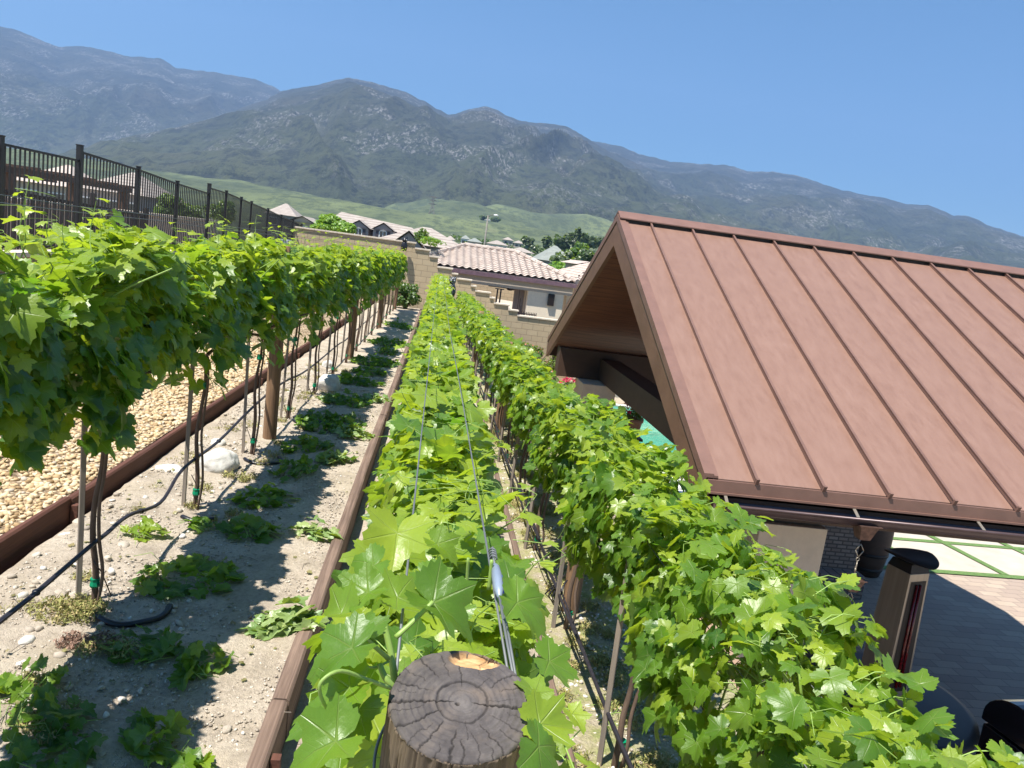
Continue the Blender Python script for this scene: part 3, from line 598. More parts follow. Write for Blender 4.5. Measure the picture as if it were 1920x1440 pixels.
# tensioner in the upper right wire
q1 = Vector((.119, .93, 1.588)); tn = empty('wire_tensioner', q1, 'blue-grey wire tensioner with blue insert beside the cracked post', 'wire tensioner')
tn.scale = (.78, .85, .78); mb = MB(); mb.tube([(0, .05, .004), (0, .03, .006), (0, .0, .006), (0, -.04, .002), (0, -.06, 0)], [.003, .009, .011, .010, .004], 10); o = mb.build('body', 'bluegrey', tn, True); o.scale = (.8, 1, .9)
MB().box(.004, .010, -.035, .01, -.006, .004).build('insert', 'blue', tn)
MB().tube([(0, .05, .004), (0, .09, .003), (.002, .12, .003)], .0022, 6).tube([(0, -.05, 0), (0, -.15, 0), (.005, -.27, -.012)], .0022, 6).tube([(.003, -.05, 0), (.004, -.15, .001), (.008, -.27, -.012)], .002, 6).build('tail_wire', 'steelwire', tn, True)
kn = MB(); kn.tube([(math.cos(a)*.006, .07+a*.0016, .003+math.sin(a)*.006) for a in np.linspace(0, 25, 60)], .0014, 5); kn.build('knot', 'steelwire', tn, True)
# wire wound round the post
def ring_pts(r, z, a0, a1, n=50, dz=0): return [(r*math.cos(a), r*math.sin(a), z+dz*(a-a0)) for a in np.linspace(a0, a1, n)]
wp = MB().tube(ring_pts(.0690, -.035, R(95), R(290), 50, -.022), .0015, 6)
o = wp.build('loop_wire', 'steelwire', None, True); o.matrix_world = Matrix.Translation((.062, .625, 1.6)) @ Matrix.Rotation(R(13), 4, 'X'); tag(o, 'thin wire looped around the side of the cracked end post', 'wire')
kn = MB(); kn.tube([(.004+math.cos(a)*.005, 1.05+a*.0016, 1.572+math.sin(a)*.005) for a in np.linspace(0, 25, 60)], .0013, 5); tag(kn.build('wire_knot', 'steelwire', None, True), 'twisted knot on the upper left wire of the middle row', 'wire knot')
# cut green canes by the post
def cane(pts, r, label, mt='stem'):
    mb = MB(); P = smooth_pts(pts, 4); mb.tube(P, [r*.66*(1-.25*i/len(P)) for i in range(len(P))], 8); return tag(mb.build('cut_cane', mt, None, True), label, 'cane', 'cut canes around the cracked post')
def atY(x, y, Y): return at(x, y, 1, Y)
cane([atY(742, 1300, .66), atY(735, 1235, .67), atY(718, 1160, .68)], .0055, 'thick green cut cane standing just left of the cracked post')
cane([atY(738, 1290, .64), atY(722, 1270, .64), atY(712, 1246, .65)], .005, 'short cut cane stub touching the left rim of the cracked post')
cane([atY(732, 1290, .62), atY(690, 1275, .6), atY(640, 1258, .58), atY(605, 1275, .57), atY(600, 1300, .57), atY(618, 1340, .58)], .0028, 'yellow-green tendril arching out left of the cracked post')
cane([atY(742, 1195, .68), atY(775, 1165, .69), atY(812, 1128, .7)], .004, 'slanting leaf stalk rising right from the cut cane')
cane([atY(728, 1235, .66), atY(700, 1210, .65), atY(677, 1190, .64)], .0035, 'reddish leaf stalk left of the cut cane')
cane([atY(875, 1120, .9), atY(876, 1080, .9), atY(878, 1046, .9)], .0035, 'upright yellow cut stub among the middle row leaves')
cane([atY(917, 1105, .95), atY(920, 1075, .95), atY(922, 1050, .95)], .0045, 'upright green stub beside the upper right wire')
cane([atY(729, 1240, .66), atY(700, 1252, .65), atY(675, 1240, .65), atY(668, 1215, .65), atY(685, 1195, .65), atY(722, 1186, .66)], .0018, 'thin curled tendril loop left of the cracked post')
# big individual leaves around the post
def big_leaf(px, py, Y, size, tipx, tipy, nv, tint, seed, label, curl=1.0):
    p = atY(px, py, Y); t = at(tipx, tipy, 1, Y)-p; rng = np.random.default_rng(seed)
    nv = nrm(nv); o = leaf_obj('grape_leaf', np.array([p]), np.array([nv]), np.array([t]), np.array([size*.74]), np.array([tint]), 0, rng, 'leaf', None, 1.7)
    return tag(o, label, 'leaf', 'large vine leaves around the cracked post')
for k, a in enumerate([
    (812, 1130, .71, .072, 900, 1230, (.1, -.4, 1), .25, 'large dark green leaf pointing right above the cracked post'),
    (677, 1190, .64, .050, 640, 1130, (-.2, -.5, 1), .30, 'mid green leaf left of the cut cane'),
    (660, 1215, .62, .060, 585, 1255, (-.3, -.3, 1), .35, 'large leaf hanging left of the cracked post'),
    (1012, 1358, .60, .052, 1100, 1345, (.3, -.5, 1), .85, 'bright yellow-green leaf at the right side of the cracked post'),
    (1004, 1300, .64, .036, 1015, 1240, (.2, -.3, 1), .7, 'pale upright leaf behind the right rim of the cracked post'),
    (630, 1390, .55, .055, 580, 1425, (-.1, -.4, 1), .45, 'rounded leaf at the bottom edge left of the cracked post'),
    (600, 1340, .60, .045, 560, 1300, (-.2, -.4, 1), .3, 'dark leaf over the edging board left of the cracked post'),
    (970, 1130, .82, .070, 1040, 1190, (.3, -.4, 1), .5, 'broad light green leaf right of the wire tensioner'),
    (745, 1000, 1.05, .085, 730, 1075, (.1, -.5, 1), .95, 'big yellow-green sunlit leaf on the middle row left of centre'),
    (820, 1020, 1.0, .05, 860, 1075, (.1, -.5, 1), .6, 'medium green leaf between the two upper wires'),
    (955, 1090, .95, .055, 1030, 1110, (.3, -.7, .8), .2, 'dark veined leaf right of the upper wire knot'),
    (690, 1110, .80, .055, 640, 1160, (-.2, -.4, 1), .5, 'green leaf left of the upper left wire'),
    (655, 1290, .60, .052, 600, 1330, (-.3, -.4, 1), .5, 'middle sized leaf under the arching tendril'),
    (640, 1150, .78, .055, 600, 1110, (-.4, -.3, 1), .65, 'light leaf leaning over the weathered board'),
    (700, 1060, .95, .055, 660, 1100, (-.3, -.4, 1), .4, 'green leaf left of the big yellow-green leaf'),
    (1030, 1240, .72, .05, 1085, 1290, (.4, -.3, 1), .45, 'leaf hanging between post and weedy strip'),
    (745, 1120, .85, .060, 800, 1085, (0, -.4, 1), .6, 'light green leaf on the upper left wire'),
    (1010, 1400, .56, .05, 1030, 1440, (.4, -.3, .6), .25, 'dark leaf under the bright leaf right of the post'),
    (672, 1330, .62, .045, 655, 1400, (-.2, -.5, .8), .2, 'shaded leaf tucked against the left side of the post'),
    (850, 1150, .84, .05, 850, 1100, (.1, -.3, 1), .45, 'mid green leaf behind the far rim of the cracked post')]):
    big_leaf(*a[:4], a[4], a[5], a[6], a[7], 50+k, a[8])

# ------------------------------------------------------------------ drip hoses, rings, rocks, cut leaf piles
P = [at(x, y, 0, -1.52) for x, y in [(-60, 1215), (0, 1165), (57, 1120), (110, 1075), (167, 1026), (200, 1000), (240, 967), (300, 943), (333, 892), (357, 867), (410, 827), (460, 777), (498, 742), (533, 716), (577, 693), (633, 647)]]
P = [P[0]+np.array([0, -.5, 0])]+P+[np.array([-1.5, y, .27+drop(y)+.02*math.sin(y*3)]) for y in np.arange(P[-1][1]+.8, 26, 1.0)]
hs = empty('drip_hose', (0, 0, 0), 'black drip hose sagging between the stakes of the left vine row', 'hose')
sp_ = smooth_pts(P, 5); MB().tube(sp_, .011, 8, ).build('tube', 'hose', hs, True)
MB().tube([(p[0]+.012, p[1], p[2]+.008) for p in sp_], .003, 5).build('tube', 'hose', hs, True)
for i in range(5):
    y = 3.81+1.52*i; z = .26+drop(y); MB().tube([(-1.52, y-.05, z), (-1.50, y-.0, z-.08), (-1.46, y+.03, .04+drop(y))], .003, 5).build('emitter_line', 'hose', hs, True)
for i, y in enumerate((3.2, 4.4, 5.9)):
    pz = min(sp_, key=lambda p: abs(p[1]-y)); MB().lathe([(.012, -.012), (.017, -.006), (.017, .006), (.012, .012)], 8).build('emitter', 'plastic', hs, True).location = (pz[0], pz[1], pz[2])
hs = empty('drip_hose', (0, 0, 0), 'black drip hoses running low beside the right vine row', 'hose')
def zr(y): return drop(y)*1.4-.05
for k in range(3):
    ph = k*2.1; pts = [(xright(y)-.06+.018*math.sin(y*1.3+ph)+(.06 if y < 3 else .0)*(3-y), y, zr(y)+.02*math.cos(y*1.9+ph)-.012*k) for y in np.arange(1.0, 26, .55)]
    MB().tube(smooth_pts(pts, 3), (.010, .006, .004)[k], 7).build('tube', 'hose', hs, True)
y = 4.95; mb = MB(); mb.lathe([(.008, -.075), (.014, -.07), (.020, -.06), (.020, .03), (.017, .035), (.017, .055), (.010, .06), (.010, .085)], 14); o = mb.build('filter', 'hose', hs, True); o.location = (1.0, y, zr(y)+.03); o.rotation_euler = (R(84), 0, R(-5))
mb = MB()
for k in range(5): mb.tube([(1.06+.02*math.sin(k*2), 4.72+.03*k, zr(y)+.02), (1.02-.02*k, 4.65+.02*k, zr(y)-.08), (1.04+.02*math.cos(k), 4.7+.03*k, zr(y)-.18)], .005, 6)
mb.build('looped_line', 'hose', hs, True)
def drip_ring(x, y, r, a0, a1, label):
    o = MB().tube([(r*math.cos(a), r*math.sin(a)*1.0, .016+.004*math.sin(a*5)) for a in np.linspace(a0, a1, 24)], .017, 10).build('drip_ring', 'plastic', None, True); o.location = (x, y, drop(y)+.005); o.scale = (1, 1, .8)
    return tag(o, label, 'drip ring', 'black drip rings around vine bases')
drip_ring(-1.33, 3.78, .17, R(215), R(375), 'black half ring of hose at the base of the nearest vine')
drip_ring(-1.33, 6.68, .15, R(195), R(400), 'black half ring in front of the brown post and white boulder')
drip_ring(-1.22, 8.3, .14, R(195), R(400), 'black half ring on the dirt just beyond the brown post')
drip_ring(-1.42, 5.2, .13, R(225), R(330), 'black half ring half buried at the base of the second vine')
def rock(x, y, s, label, mt='rock', seed=1, z=None, name='rock'):
    V, Fc = ICO4 if max(s) > .06 else ICO2; V = V.copy(); D = []
    for v in V:
        p = Vector(v); k = 1+.16*noise.noise(p*1.4+Vector((seed, 0, 0)))+.06*noise.noise(p*3.4+Vector((seed, 5, 0)))+.02*noise.noise(p*9+Vector((seed, 5, 0))); D.append([v[0]*s[0]*k, v[1]*s[1]*k, v[2]*s[2]*k])
    o = mesh(name, np.array(D), Fc, mt, None, True); o.location = (x, y, (drop(y) if z is None else z)+s[2]*.45); o.rotation_euler = (0, 0, seed)
    return tag(o, label, 'rock', 'stones lying along the left vine row')
rock(-1.60, 6.30, (.17, .13, .12), 'large pale boulder left of the brown post under the drip hose', seed=1)
rock(-1.28, 10.35, (.15, .17, .15), 'grey-white boulder in the left row beyond the first brown post', seed=2.3)
rock(-1.93, 6.1, (.12, .09, .04), 'flat pale stone beside the large boulder', seed=3)
rock(-1.80, 7.0, (.06, .07, .05), 'small pale stone between the boulder and the red-brown edging', seed=5)
rock(-1.55, 12.2, (.09, .09, .08), 'bright white stone far along the left row', seed=7)
for i, (px, py, s, lb) in enumerate([(123, 1003, .042, 'oval grey stone against the edging board'), (152, 978, .055, 'upright grey stone behind the nearest stake'), (180, 975, .048, 'rounded stone right of the nearest stake'), (50, 1203, .035, 'smooth white pebble at the far left of the dirt'), (112, 1113, .036, 'tan stone left of the nearest stake base'), (147, 1118, .045, 'half buried stone by the nearest stake base'), (48, 1100, .04, 'flat stone below the drip hose near the left frame edge'), (75, 1308, .032, 'small stone at the edge of the leaf shadow'), (425, 1370, .022, 'little white pebble near the weathered board'), (40, 1010, .03, 'small stone tucked under the red-brown board'), (300, 880, .05, 'flat tan stone above the drip hose'), (232, 1020, .04, 'grey stone under the drip hose')]):
    q = at(px, py, 2, 0.0); rock(q[0], q[1], (s*1.2, s*.85, s*.6), lb, 'rocktan' if i % 3 else 'rock', 10+i*1.3, name='stone')
q = at(1122, 1345, 2, -.3); o = rock(q[0], q[1], (.02, .018, .012), 'white pebble on the weedy dirt right of the post', 'rock', 33, -.3, 'stone')
def pile(x, y, r, n, label, seed, tint=.35, mt='leaf', hgt=.15, s=(.035, .062), z=None):
    rng = np.random.default_rng(seed); a = rng.uniform(0, 6.28, n); rr = r*np.sqrt(rng.random(n)); h = np.abs(rng.normal(0, 1, n))*hgt*.5*(1-rr/r*.8)+.012
    P = np.stack([np.cos(a)*rr, np.sin(a)*rr*1.15, h], 1); Nn = np.stack([rng.normal(0, .45, n), rng.normal(0, .45, n), np.ones(n)], 1); T = rng.normal(0, 1, (n, 3))
    lod = 0 if y < 5 else 1; V, Fc, ti, uv = leaves(P, Nn, T, rng.uniform(*s, n), np.clip(rng.normal(tint, .2, n), 0, 1), lod, rng, 1.5)
    V[:, 2] = np.maximum(V[:, 2], .004+.002*rng.random(len(V)))
    rt = empty('cut_leaf_pile', (x, y, (drop(y) if z is None else z)+.005), label, 'leaf pile', 'piles of pruned vine leaves on the ground')
    mesh('leaves', V, Fc, mt, rt, True, ti, uv); mb = MB()
    for k in range(8):
        a = rng.uniform(0, 6.28); c = np.array([rng.normal(0, r*.4), rng.normal(0, r*.4), .02]); mb.tube([c, c+np.array([math.cos(a)*.06, math.sin(a)*.06, .03]), c+np.array([math.cos(a+.5)*.13, math.sin(a+.5)*.13, .01])], .0018, 4)
    mb.build('stems', 'stem', rt, True); rt.rotation_euler = (0, 0, seed*1.7); rt.scale = (1+.3*math.sin(seed*2.1), 1-.25*math.sin(seed*2.1), 1); return rt
for i, (x, y, r, n, lb, t, mt) in enumerate([(-1.17, 4.15, .23, 70, 'green heap of cut leaves on the dirt right of the nearest vine', .4, 'leaf'), (-.57, 3.72, .13, 60, 'pale wilting leaf heap spilling over the weathered board', .75, 'leafdry'), (-1.08, 5.6, .19, 42, 'cut leaves in front of the large boulder', .45, 'leaf'), (-1.25, 2.72, .22, 34, 'cut leaves in deep shade at the bottom left', .1, 'leaf'), (-.82, 2.72, .15, 30, 'cut shoot with leaves at the bottom edge near the board', .35, 'leaf'), (-1.15, 3.4, .15, 22, 'shaded cut leaves below the nearest drip ring', .1, 'leaf'), (-.88, 3.3, .13, 20, 'small cut shoot in shade between drip ring and board', .25, 'leaf'), (-1.02, 6.4, .22, 46, 'shaded cut leaves beside the brown post ring', .3, 'leaf'), (-.98, 8.3, .36, 150, 'big dark heap of cut leaves beyond the brown post', .25, 'leaf'), (-.68, 7.9, .18, 60, 'pale cut leaves at the foot of the weathered board', .75, 'leafdry'), (-1.0, 11.0, .27, 110, 'dark heap of cut leaves beside the grey-white boulder', .2, 'leaf'), (-.9, 13.2, .38, 170, 'long dark heap of cut leaves by the second brown post', .2, 'leaf'), (-.85, 16.2, .45, 190, 'dark leaf heap far down the shaded dirt path', .15, 'leaf'), (-.85, 20.2, .5, 200, 'farthest leaf heap on the dirt path near the block wall', .15, 'leaf'), (-1.62, 4.75, .13, 16, 'few cut leaves draped under the drip hose', .7, 'leaf'), (-.62, 9.9, .16, 50, 'small pale leaf scatter beside the board in the middle distance', .7, 'leafdry'), (-1.05, 7.2, .2, 60, 'cut leaves just right of the brown post base', .35, 'leaf'), (-.72, 6.9, .16, 45, 'pale leaf scatter against the board beside the brown post', .7, 'leafdry'), (-.95, 9.6, .28, 90, 'shaded leaf heap between the two boulders', .25, 'leaf'), (-.62, 5.0, .11, 24, 'wilted leaves on the lit dirt near the middle board', .75, 'leafdry'), (-1.02, 4.95, .15, 30, 'leaf scatter in the shade between the first two vines', .3, 'leaf'), (-.9, 12.1, .25, 90, 'leaf heap before the second brown post', .3, 'leaf'), (-.8, 14.8, .3, 100, 'dark leaf heap past the second brown post', .2, 'leaf'), (-1.45, 3.0, .14, 18, 'few green cut leaves at the left frame edge', .45, 'leaf'), (-1.35, 4.95, .07, 8, 'two or three leaves hanging over the drip hose', .4, 'leaf')]):
    pile(x, y, r, n, lb, 100+i, t, mt, s=(.04, .075) if y < 5 else (.04, .07))
for x, y, z, lb in [(1.12, 3.55, -.3, 'lone cut leaf pair on the weedy dirt')]:
    pile(x, y, .06, 4, lb, 300, .7, 'leaf', .02, (.02, .03), z)
rng_ = np.random.default_rng(77); n = 420; x = rng_.uniform(XL+.15, XC-.05, n); y = 2.3+rng_.random(n)**1.5*12; z = np.array([zpath(a, b) for a, b in zip(x, y)])+.012
V, Fc, ti, uv = leaves(np.stack([x, y, z], 1), rng_.normal(0, .25, (n, 3))+[0, 0, 1], rng_.normal(0, 1, (n, 3)), rng_.uniform(.006, .026, n), rng_.random(n), 1, rng_, 1.3)
M['litter'] = leaf_mat('dry leaf litter', (.13, .10, .04), (.22, .20, .08), (.30, .19, .10), .1)
tag(mesh('leaf_litter', V, Fc, 'litter', None, False, ti, uv), None, None, None, 'stuff')
mb = MB()
for k in range(70):
    a = rng_.uniform(0, 6.28); xx, yy2 = rng_.uniform(XL+.2, XC-.05), 2.4+rng_.random()**1.4*8; l_ = rng_.uniform(.03, .12); zz0 = zpath(xx, yy2)+.01
    mb.tube([(xx, yy2, zz0), (xx+math.cos(a)*l_*.5, yy2+math.sin(a)*l_*.5, zz0+.008), (xx+math.cos(a+.3)*l_, yy2+math.sin(a+.3)*l_, zz0)], .0018, 4)
tag(mb.build('twigs', 'stake', None), None, None, None, 'stuff')
# dark leafy bush at the end of the left row
def bush(name, x, y, z, rx, ry, rz, n, s, label, mt='leafbush', cat='bush', seed=1, lod=2, tmean=.4, trunk=None, group=None, extra=None, th=.35, tr=.08, clumps=0):
    rng = np.random.default_rng(seed); 
    if clumps:
        cc = rng.normal(size=(clumps, 3)); cc /= np.linalg.norm(cc, axis=1)[:, None]; cc *= rng.uniform(.25, .78, (clumps, 1)); k = rng.integers(clumps, size=n); d = rng.normal(size=(n, 3)); d /= np.linalg.norm(d, axis=1)[:, None]
        P = cc[k]+d*rng.uniform(.6, 1.05, (n, 1))*rng.uniform(.22, .42, clumps)[k][:, None]
    else:
        d = rng.normal(size=(n, 3)); d /= np.linalg.norm(d, axis=1)[:, None]; k = np.array([noise.noise(Vector(v)*2.2+Vector((seed, 0, 0))) for v in d]); P = d*(.72+.5*k+rng.uniform(-.25, .12, n))[:, None]
    Nn = d+np.array([0, 0, .5])+rng.normal(0, .4, (n, 3)); T = rng.normal(0, 1, (n, 3)); P = P*np.array([rx, ry, rz]); 
    rt = empty(name, (x, y, z), label, cat, group); P[:, 2] += rz+th
    V, Fc, ti, uv = leaves(P, Nn, T, rng.uniform(s*.6, s*1.3, n), np.clip(rng.normal(tmean, .25, n), 0, 1), lod, rng); mesh('crown' if cat == 'tree' else 'foliage', V, Fc, mt, rt, False, ti, uv)
    mb = MB(); mb.tube([(0, 0, -.1), (.02, .01, th+.1*rz), (.0, .03, rz*.9+th)], [tr, tr*.8, tr*.4], 8)
    for k in range(5): a = k*1.3; mb.tube([(0, 0, th+.2*rz), (math.cos(a)*rx*.3, math.sin(a)*ry*.3, th+rz*.7), (math.cos(a)*rx*.6, math.sin(a)*ry*.6, th+rz*1.2)], [tr*.5, tr*.35, tr*.15], 5)
    mb.build('trunk' if cat == 'tree' else 'stem', 'bark', rt, True)
    if extra:
        m = int(n*.12); i = rng.integers(n, size=m); V, Fc, ti, uv = leaves(P[i]*1.02+rng.normal(0, s*.5, (m, 3)), Nn[i], T[i], rng.uniform(s*.5, s, m), np.ones(m), 2, rng); mesh('red_tips' if extra == 'leafred' else 'flowers', V, Fc, extra, rt, False, ti, uv)
    return rt
bush('bush', -1.0, 26.9, drop(26.6)-.15, .5, .6, .55, 1500, .06, 'dark green bush at the far end of the left vine row', tmean=.15, seed=3, th=.0, clumps=14)

# ------------------------------------------------------------------ boundary wall at the far end, owls
wall = empty('block_wall', (0, 28, 0), 'long tan block wall stepping down to the right behind the vine rows', 'wall')
Z = 'px'
def capz(px, py): return at(px, py, 1, 28.0)
steps = [(480, 779, 453.0), (779, 806, 466), (806, 822, 480), (822, 848, 501), (848, 857.5, 512), (857.5, 884, 522.5), (884, 892, 535), (892, 919, 546), (919, 927, 557), (927, 954, 569), (954, 971, 580.5), (971, 1300, 0)]
wb = MB(); X0_ = -5.24; 
for i, (a, b, yv) in enumerate(steps):
    if i == 0: xa, xb, zt = -5.24, at(779, 455, 1, 28)[0], 1.985
    elif i == len(steps)-1: xa, xb, zt = xb, 30.0, at(1015, 596, 1, 28)[2]
    else: xa = xb; pr = at(b, yv+.13*(b-a)*.5, 1, 28); xb = pr[0]; zt = at((a+b)/2, yv, 1, 28)[2]
    wb.box(xa, xb-.0005, 0, .2, -3.2-.001*i, zt-.055)
    cp = MB(); k = max(1, round((xb-xa)/.406)); w_ = (xb-xa)/k
    if i == len(steps)-1: k = 12; w_ = .406
    for j in range(k): cp.box(xa+j*w_+.003-.0, xa+(j+1)*w_-.003+(.04 if j == k-1 else 0), -.045, .245, zt-.055, zt)
    cp.build('cap', 'cap', wall, False, .006)
wb.build('wall_body', 'block', wall)
def owl(x, y, z, s, label, rz, white=False):
    rt = empty('owl_decoy', (x, y, z), label, 'owl decoy', 'plastic owl decoys', rz); m = 'plastic' if not white else 'owlspot'
    mb = MB(); mb.lathe([(.05*s, 0), (.085*s, .03*s), (.105*s, .12*s), (.10*s, .20*s), (.075*s, .27*s), (.062*s, .30*s)], 14); mb.build('body', m, rt, True)
    mb = MB(); mb.lathe([(.062*s, .295*s), (.085*s, .33*s), (.085*s, .38*s), (.06*s, .42*s), (.02*s, .435*s)], 14); hd = mb.build('head', m, rt, True)
    e = MB(); 
    for k in (-1, 1): e.add([(k*.03*s, -.03*s, .41*s), (k*.08*s, -.02*s, .40*s), (k*.065*s, .0, .475*s), (k*.05*s, .03*s, .41*s)], [(0, 1, 2), (1, 3, 2), (3, 0, 2)])
    e.build('ear_tufts', m, hd)
    e = MB(); 
    for k in (-1, 1): e.tube([(k*.032*s, -.07*s, .37*s), (k*.033*s, -.087*s, .37*s)], .014*s, 8)
    e.build('eyes', 'white', hd); return rt
g = NT('owlspot'); vo = g.n('TexVoronoi', i_Vector=g.co()); vo.inputs['Scale'].default_value = 24; M['owlspot'] = g.fin(g.ramp(vo.outputs[0], [(.25, (.5, .5, .52)), (.42, (.02, .02, .025))]), .6)
q = at(757, 471, 1, 27.75); owl(q[0], 27.75, q[2]-.0, 1.1, 'dark grey owl decoy perched at the end of the left vine row by the wall', .3)
q = at(845, 549, 1, 24.5); owl(q[0], 24.5, q[2]-.15, 1.5, 'black and white speckled owl decoy at the far end of the middle row', .2, True)
q = at(535, 452, 0, -5.0); ub = empty('utility_box', (q[0]+.0, q[1], q[2]-.25), 'grey utility box against the fence wall', 'utility box'); MB().box(-.15, .15, -.3, .3, -.3, .3).build('body', 'metalgrey', ub, False, .01); MB().box(.151, .17, -.26, .26, -.26, .26).build('door', 'metalgrey', ub, False, .005)

# ------------------------------------------------------------------ left side: low wall, iron fence
lw = empty('garden_wall', (-5.2, 0, 0), 'low reddish tan block wall under the black fence left of the gravel', 'wall')
ys_ = [(2, 11.75, 1.22), (11.75, 18, 1.20), (18, 23.5, 1.12), (23.5, 28, 1.02)]
wb = MB(); cp = MB()
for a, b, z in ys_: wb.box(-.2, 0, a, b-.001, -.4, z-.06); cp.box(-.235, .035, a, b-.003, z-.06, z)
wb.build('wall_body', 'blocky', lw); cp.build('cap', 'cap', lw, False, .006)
fpx = [(-150, 205, 0), (0, 255, 1), (150, 273, 1), (260, 313, 0), (333, 340, 0), (393, 345, 1), (425, 358, 0), (453, 370, 0), (472, 378, 0), (503, 391, 0), (528, 403, 0), (550, 412, 0), (566, 420, 0)]
fence = empty('iron_fence', (-5.2, 0, 0), 'long black iron picket fence stepping down along the left boundary', 'fence')
posts = []
for px, py, big in fpx: q = at(px, py, 0, -5.2); posts.append((q[1], q[2], big))
posts[0] = (posts[1][0]-1.95, posts[1][1]+.02, 1)
def wallz(y): return [z for a, b, z in ys_ if a <= y <= b+.01][0] if 2 <= y <= 28 else 1.0
for i, (y, zt, big) in enumerate(posts):
    w = .036 if big else .03; MB().box(-w, w, y-w, y+w, wallz(min(y, 27.9))-.02, zt).box(-w-.006, w+.006, y-w-.006, y+w+.006, zt, zt+.014).build('post', 'fence', fence, False, .003)
for i in range(len(posts)-1):
    y0, z0, b0 = posts[i]; y1, z1, b1 = posts[i+1]
    za = z0-(.085 if b0 and i else .05); zb = z1-(.15 if b1 and i != 0 else .05)
    if b1: zb = z1-.21
    if i == 0: za = z0-.02; zb = z1-.12
    zl = wallz((y0+y1)/2)+.06; pn = MB(); e = .034
    pn.obox((0, y0+e, za), (0, y1-e, zb), .03, .03); pn.obox((0, y0+e, za-.17), (0, y1-e, zb-.17), .022, .022) if i < 0 else None
    pn.obox((0, y0+e, zl+.02), (0, y1-e, zl-.0), .028, .028)
    n = max(3, int((y1-y0)/.108))
    for k in range(1, n): t = k/n; yy = y0+(y1-y0)*t; pn.box(-.0085, .0085, yy-.0085, yy+.0085, zl, za+(zb-za)*t)
    pn.build('picket_panel', 'fence', fence)
# second, brown fence panel seen behind
f2 = empty('garden_gate', (-6.6, 0, 0), 'brown slatted iron gate standing behind the black fence', 'gate'); pn = MB()
a = at(10, 365, 0, -6.6); b = at(175, 372, 0, -6.6); c_ = at(235, 400, 0, -6.6); y0, y1 = a[1]-1.5, c_[1]+1.1
pn.obox((0, y0, 1.98), (0, y1, 1.78), .04, .05); pn.obox((0, y0, .55), (0, y1, .55), .04, .05)
k = 0; y = y0
while y < y1: pn.box(-.01, .01, y-.011, y+.011, .5, 1.98-.2*(y-y0)/(y1-y0)); y += .09
pn.build('slats', 'fencebrown', f2); MB().box(-.04, .04, b[1]-.05, b[1]+.05, .3, 2.1).box(-.04, .04, y1-.05, y1+.05, .3, 1.95).build('gate_post', 'fencebrown', f2)
# neighbour's low tan wall and dark pergola beyond the fence
nw = empty('garden_wall', (-9, 0, 0), 'cream capped wall in the neighbour yard seen through the fence', 'wall')
MB().box(-.1, .1, 8, 32, -.5, 1.72).build('wall_body', 'beige', nw); MB().box(-.14, .14, 8, 32, 1.72, 1.80).build('cap', 'cap', nw, False, .01)
pg = empty('pergola', (-11, 0, 0), 'dark wooden pergola in the neighbour yard behind the fence', 'pergola')
q0 = at(-80, 318, 0, -11); q1 = at(243, 352, 0, -11); q0[1] = q1[1]-12; MB().box(-.1, .1, q0[1], q1[1], 2.36, 2.52).build('beam', 'beam', pg); MB().box(-2.6, -2.4, q0[1], q1[1], 2.36, 2.52).build('beam', 'beam', pg)
for k in range(4): y = q1[1]-.5-3.6*k; MB().box(-.14, .14, y-.14, y+.14, -.5, 2.359).build('post', 'beam', pg)
rf = MB(); 
for k in range(8): y = q0[1]+.2+k*(q1[1]-q0[1]-.4)/7; rf.box(-2.9, .35, y-.03, y+.03, 2.521, 2.60)
rf.build('rafters', 'beam', pg)

# ------------------------------------------------------------------ pavilion with standing seam roof
PZ = -2.4; GX, RX1 = 2.0, 7.6; YE, YR, YF = 5.0, 9.01, 13.02; ZE, ZR = .667, 2.60; SL = (ZR-ZE)/(YR-YE)
pav = empty('pavilion', (0, 0, 0), 'open pavilion with rust-pink standing seam metal gable roof right of the vines', 'pavilion')
nx = 60; V = []; Fc = []
def slope_sheet(name, ya, za, yb, zb, th, x0, x1, mt, dz=0):
    return MB().prism([(ya, za+dz), (yb, zb+dz), (yb, zb+dz-th), (ya, za+dz-th)] if yb > ya else [(yb, zb+dz), (ya, za+dz), (ya, za+dz-th), (yb, zb+dz-th)], x0, x1).build(name, mt, pav)
slope_sheet('roof_panel', YE, ZE, YR, ZR, .03, GX, RX1, 'roof'); slope_sheet('roof_panel', YF, ZE, YR, ZR, .03, GX, RX1, 'roof')
un = nrm([0, -SL, 1]); d_ = nrm([0, YR-YE, ZR-ZE])
for k in range(11):
    x = 2.35+.495*k
    if x > RX1-.05: break
    a = np.array([x, YE-.015, ZE])+un*.021-d_*.01; b = np.array([x, YR-.13, ZR-.13*SL])+un*.021
    sm = MB(); sm.obox(a-un*.004, b-un*.004, .013, .034, up=tuple(un)); sm.obox(a+un*.014, b+un*.014, .021, .007, up=tuple(un)); sm.obox(a-d_*.012+un*.004, a+d_*.004+un*.004, .024, .048, up=tuple(un)); sm.build('roof_seam', 'seam', pav)
rc = MB()                                                     # ridge cap standing proud on a closure, black to paint the shade of the gap
for sgn in (-1, 1):
    y0, z0 = YR+sgn*.165, ZR+.062-.165*SL; rc.prism([(YR, ZR+.065), (y0, z0), (y0, z0-.012), (YR, ZR+.050)][::(1 if sgn < 0 else -1)], GX-.02, RX1+.02)
rc.build('ridge_cap', 'rooftrim', pav); MB().prism([(YR-.125, ZR-.125*SL+.004), (YR-.125, ZR-.125*SL+.048), (YR, ZR+.05), (YR+.125, ZR-.125*SL+.048), (YR+.125, ZR-.125*SL+.004)], GX+.012, RX1-.012).build('ridge_closure', 'hood', pav)
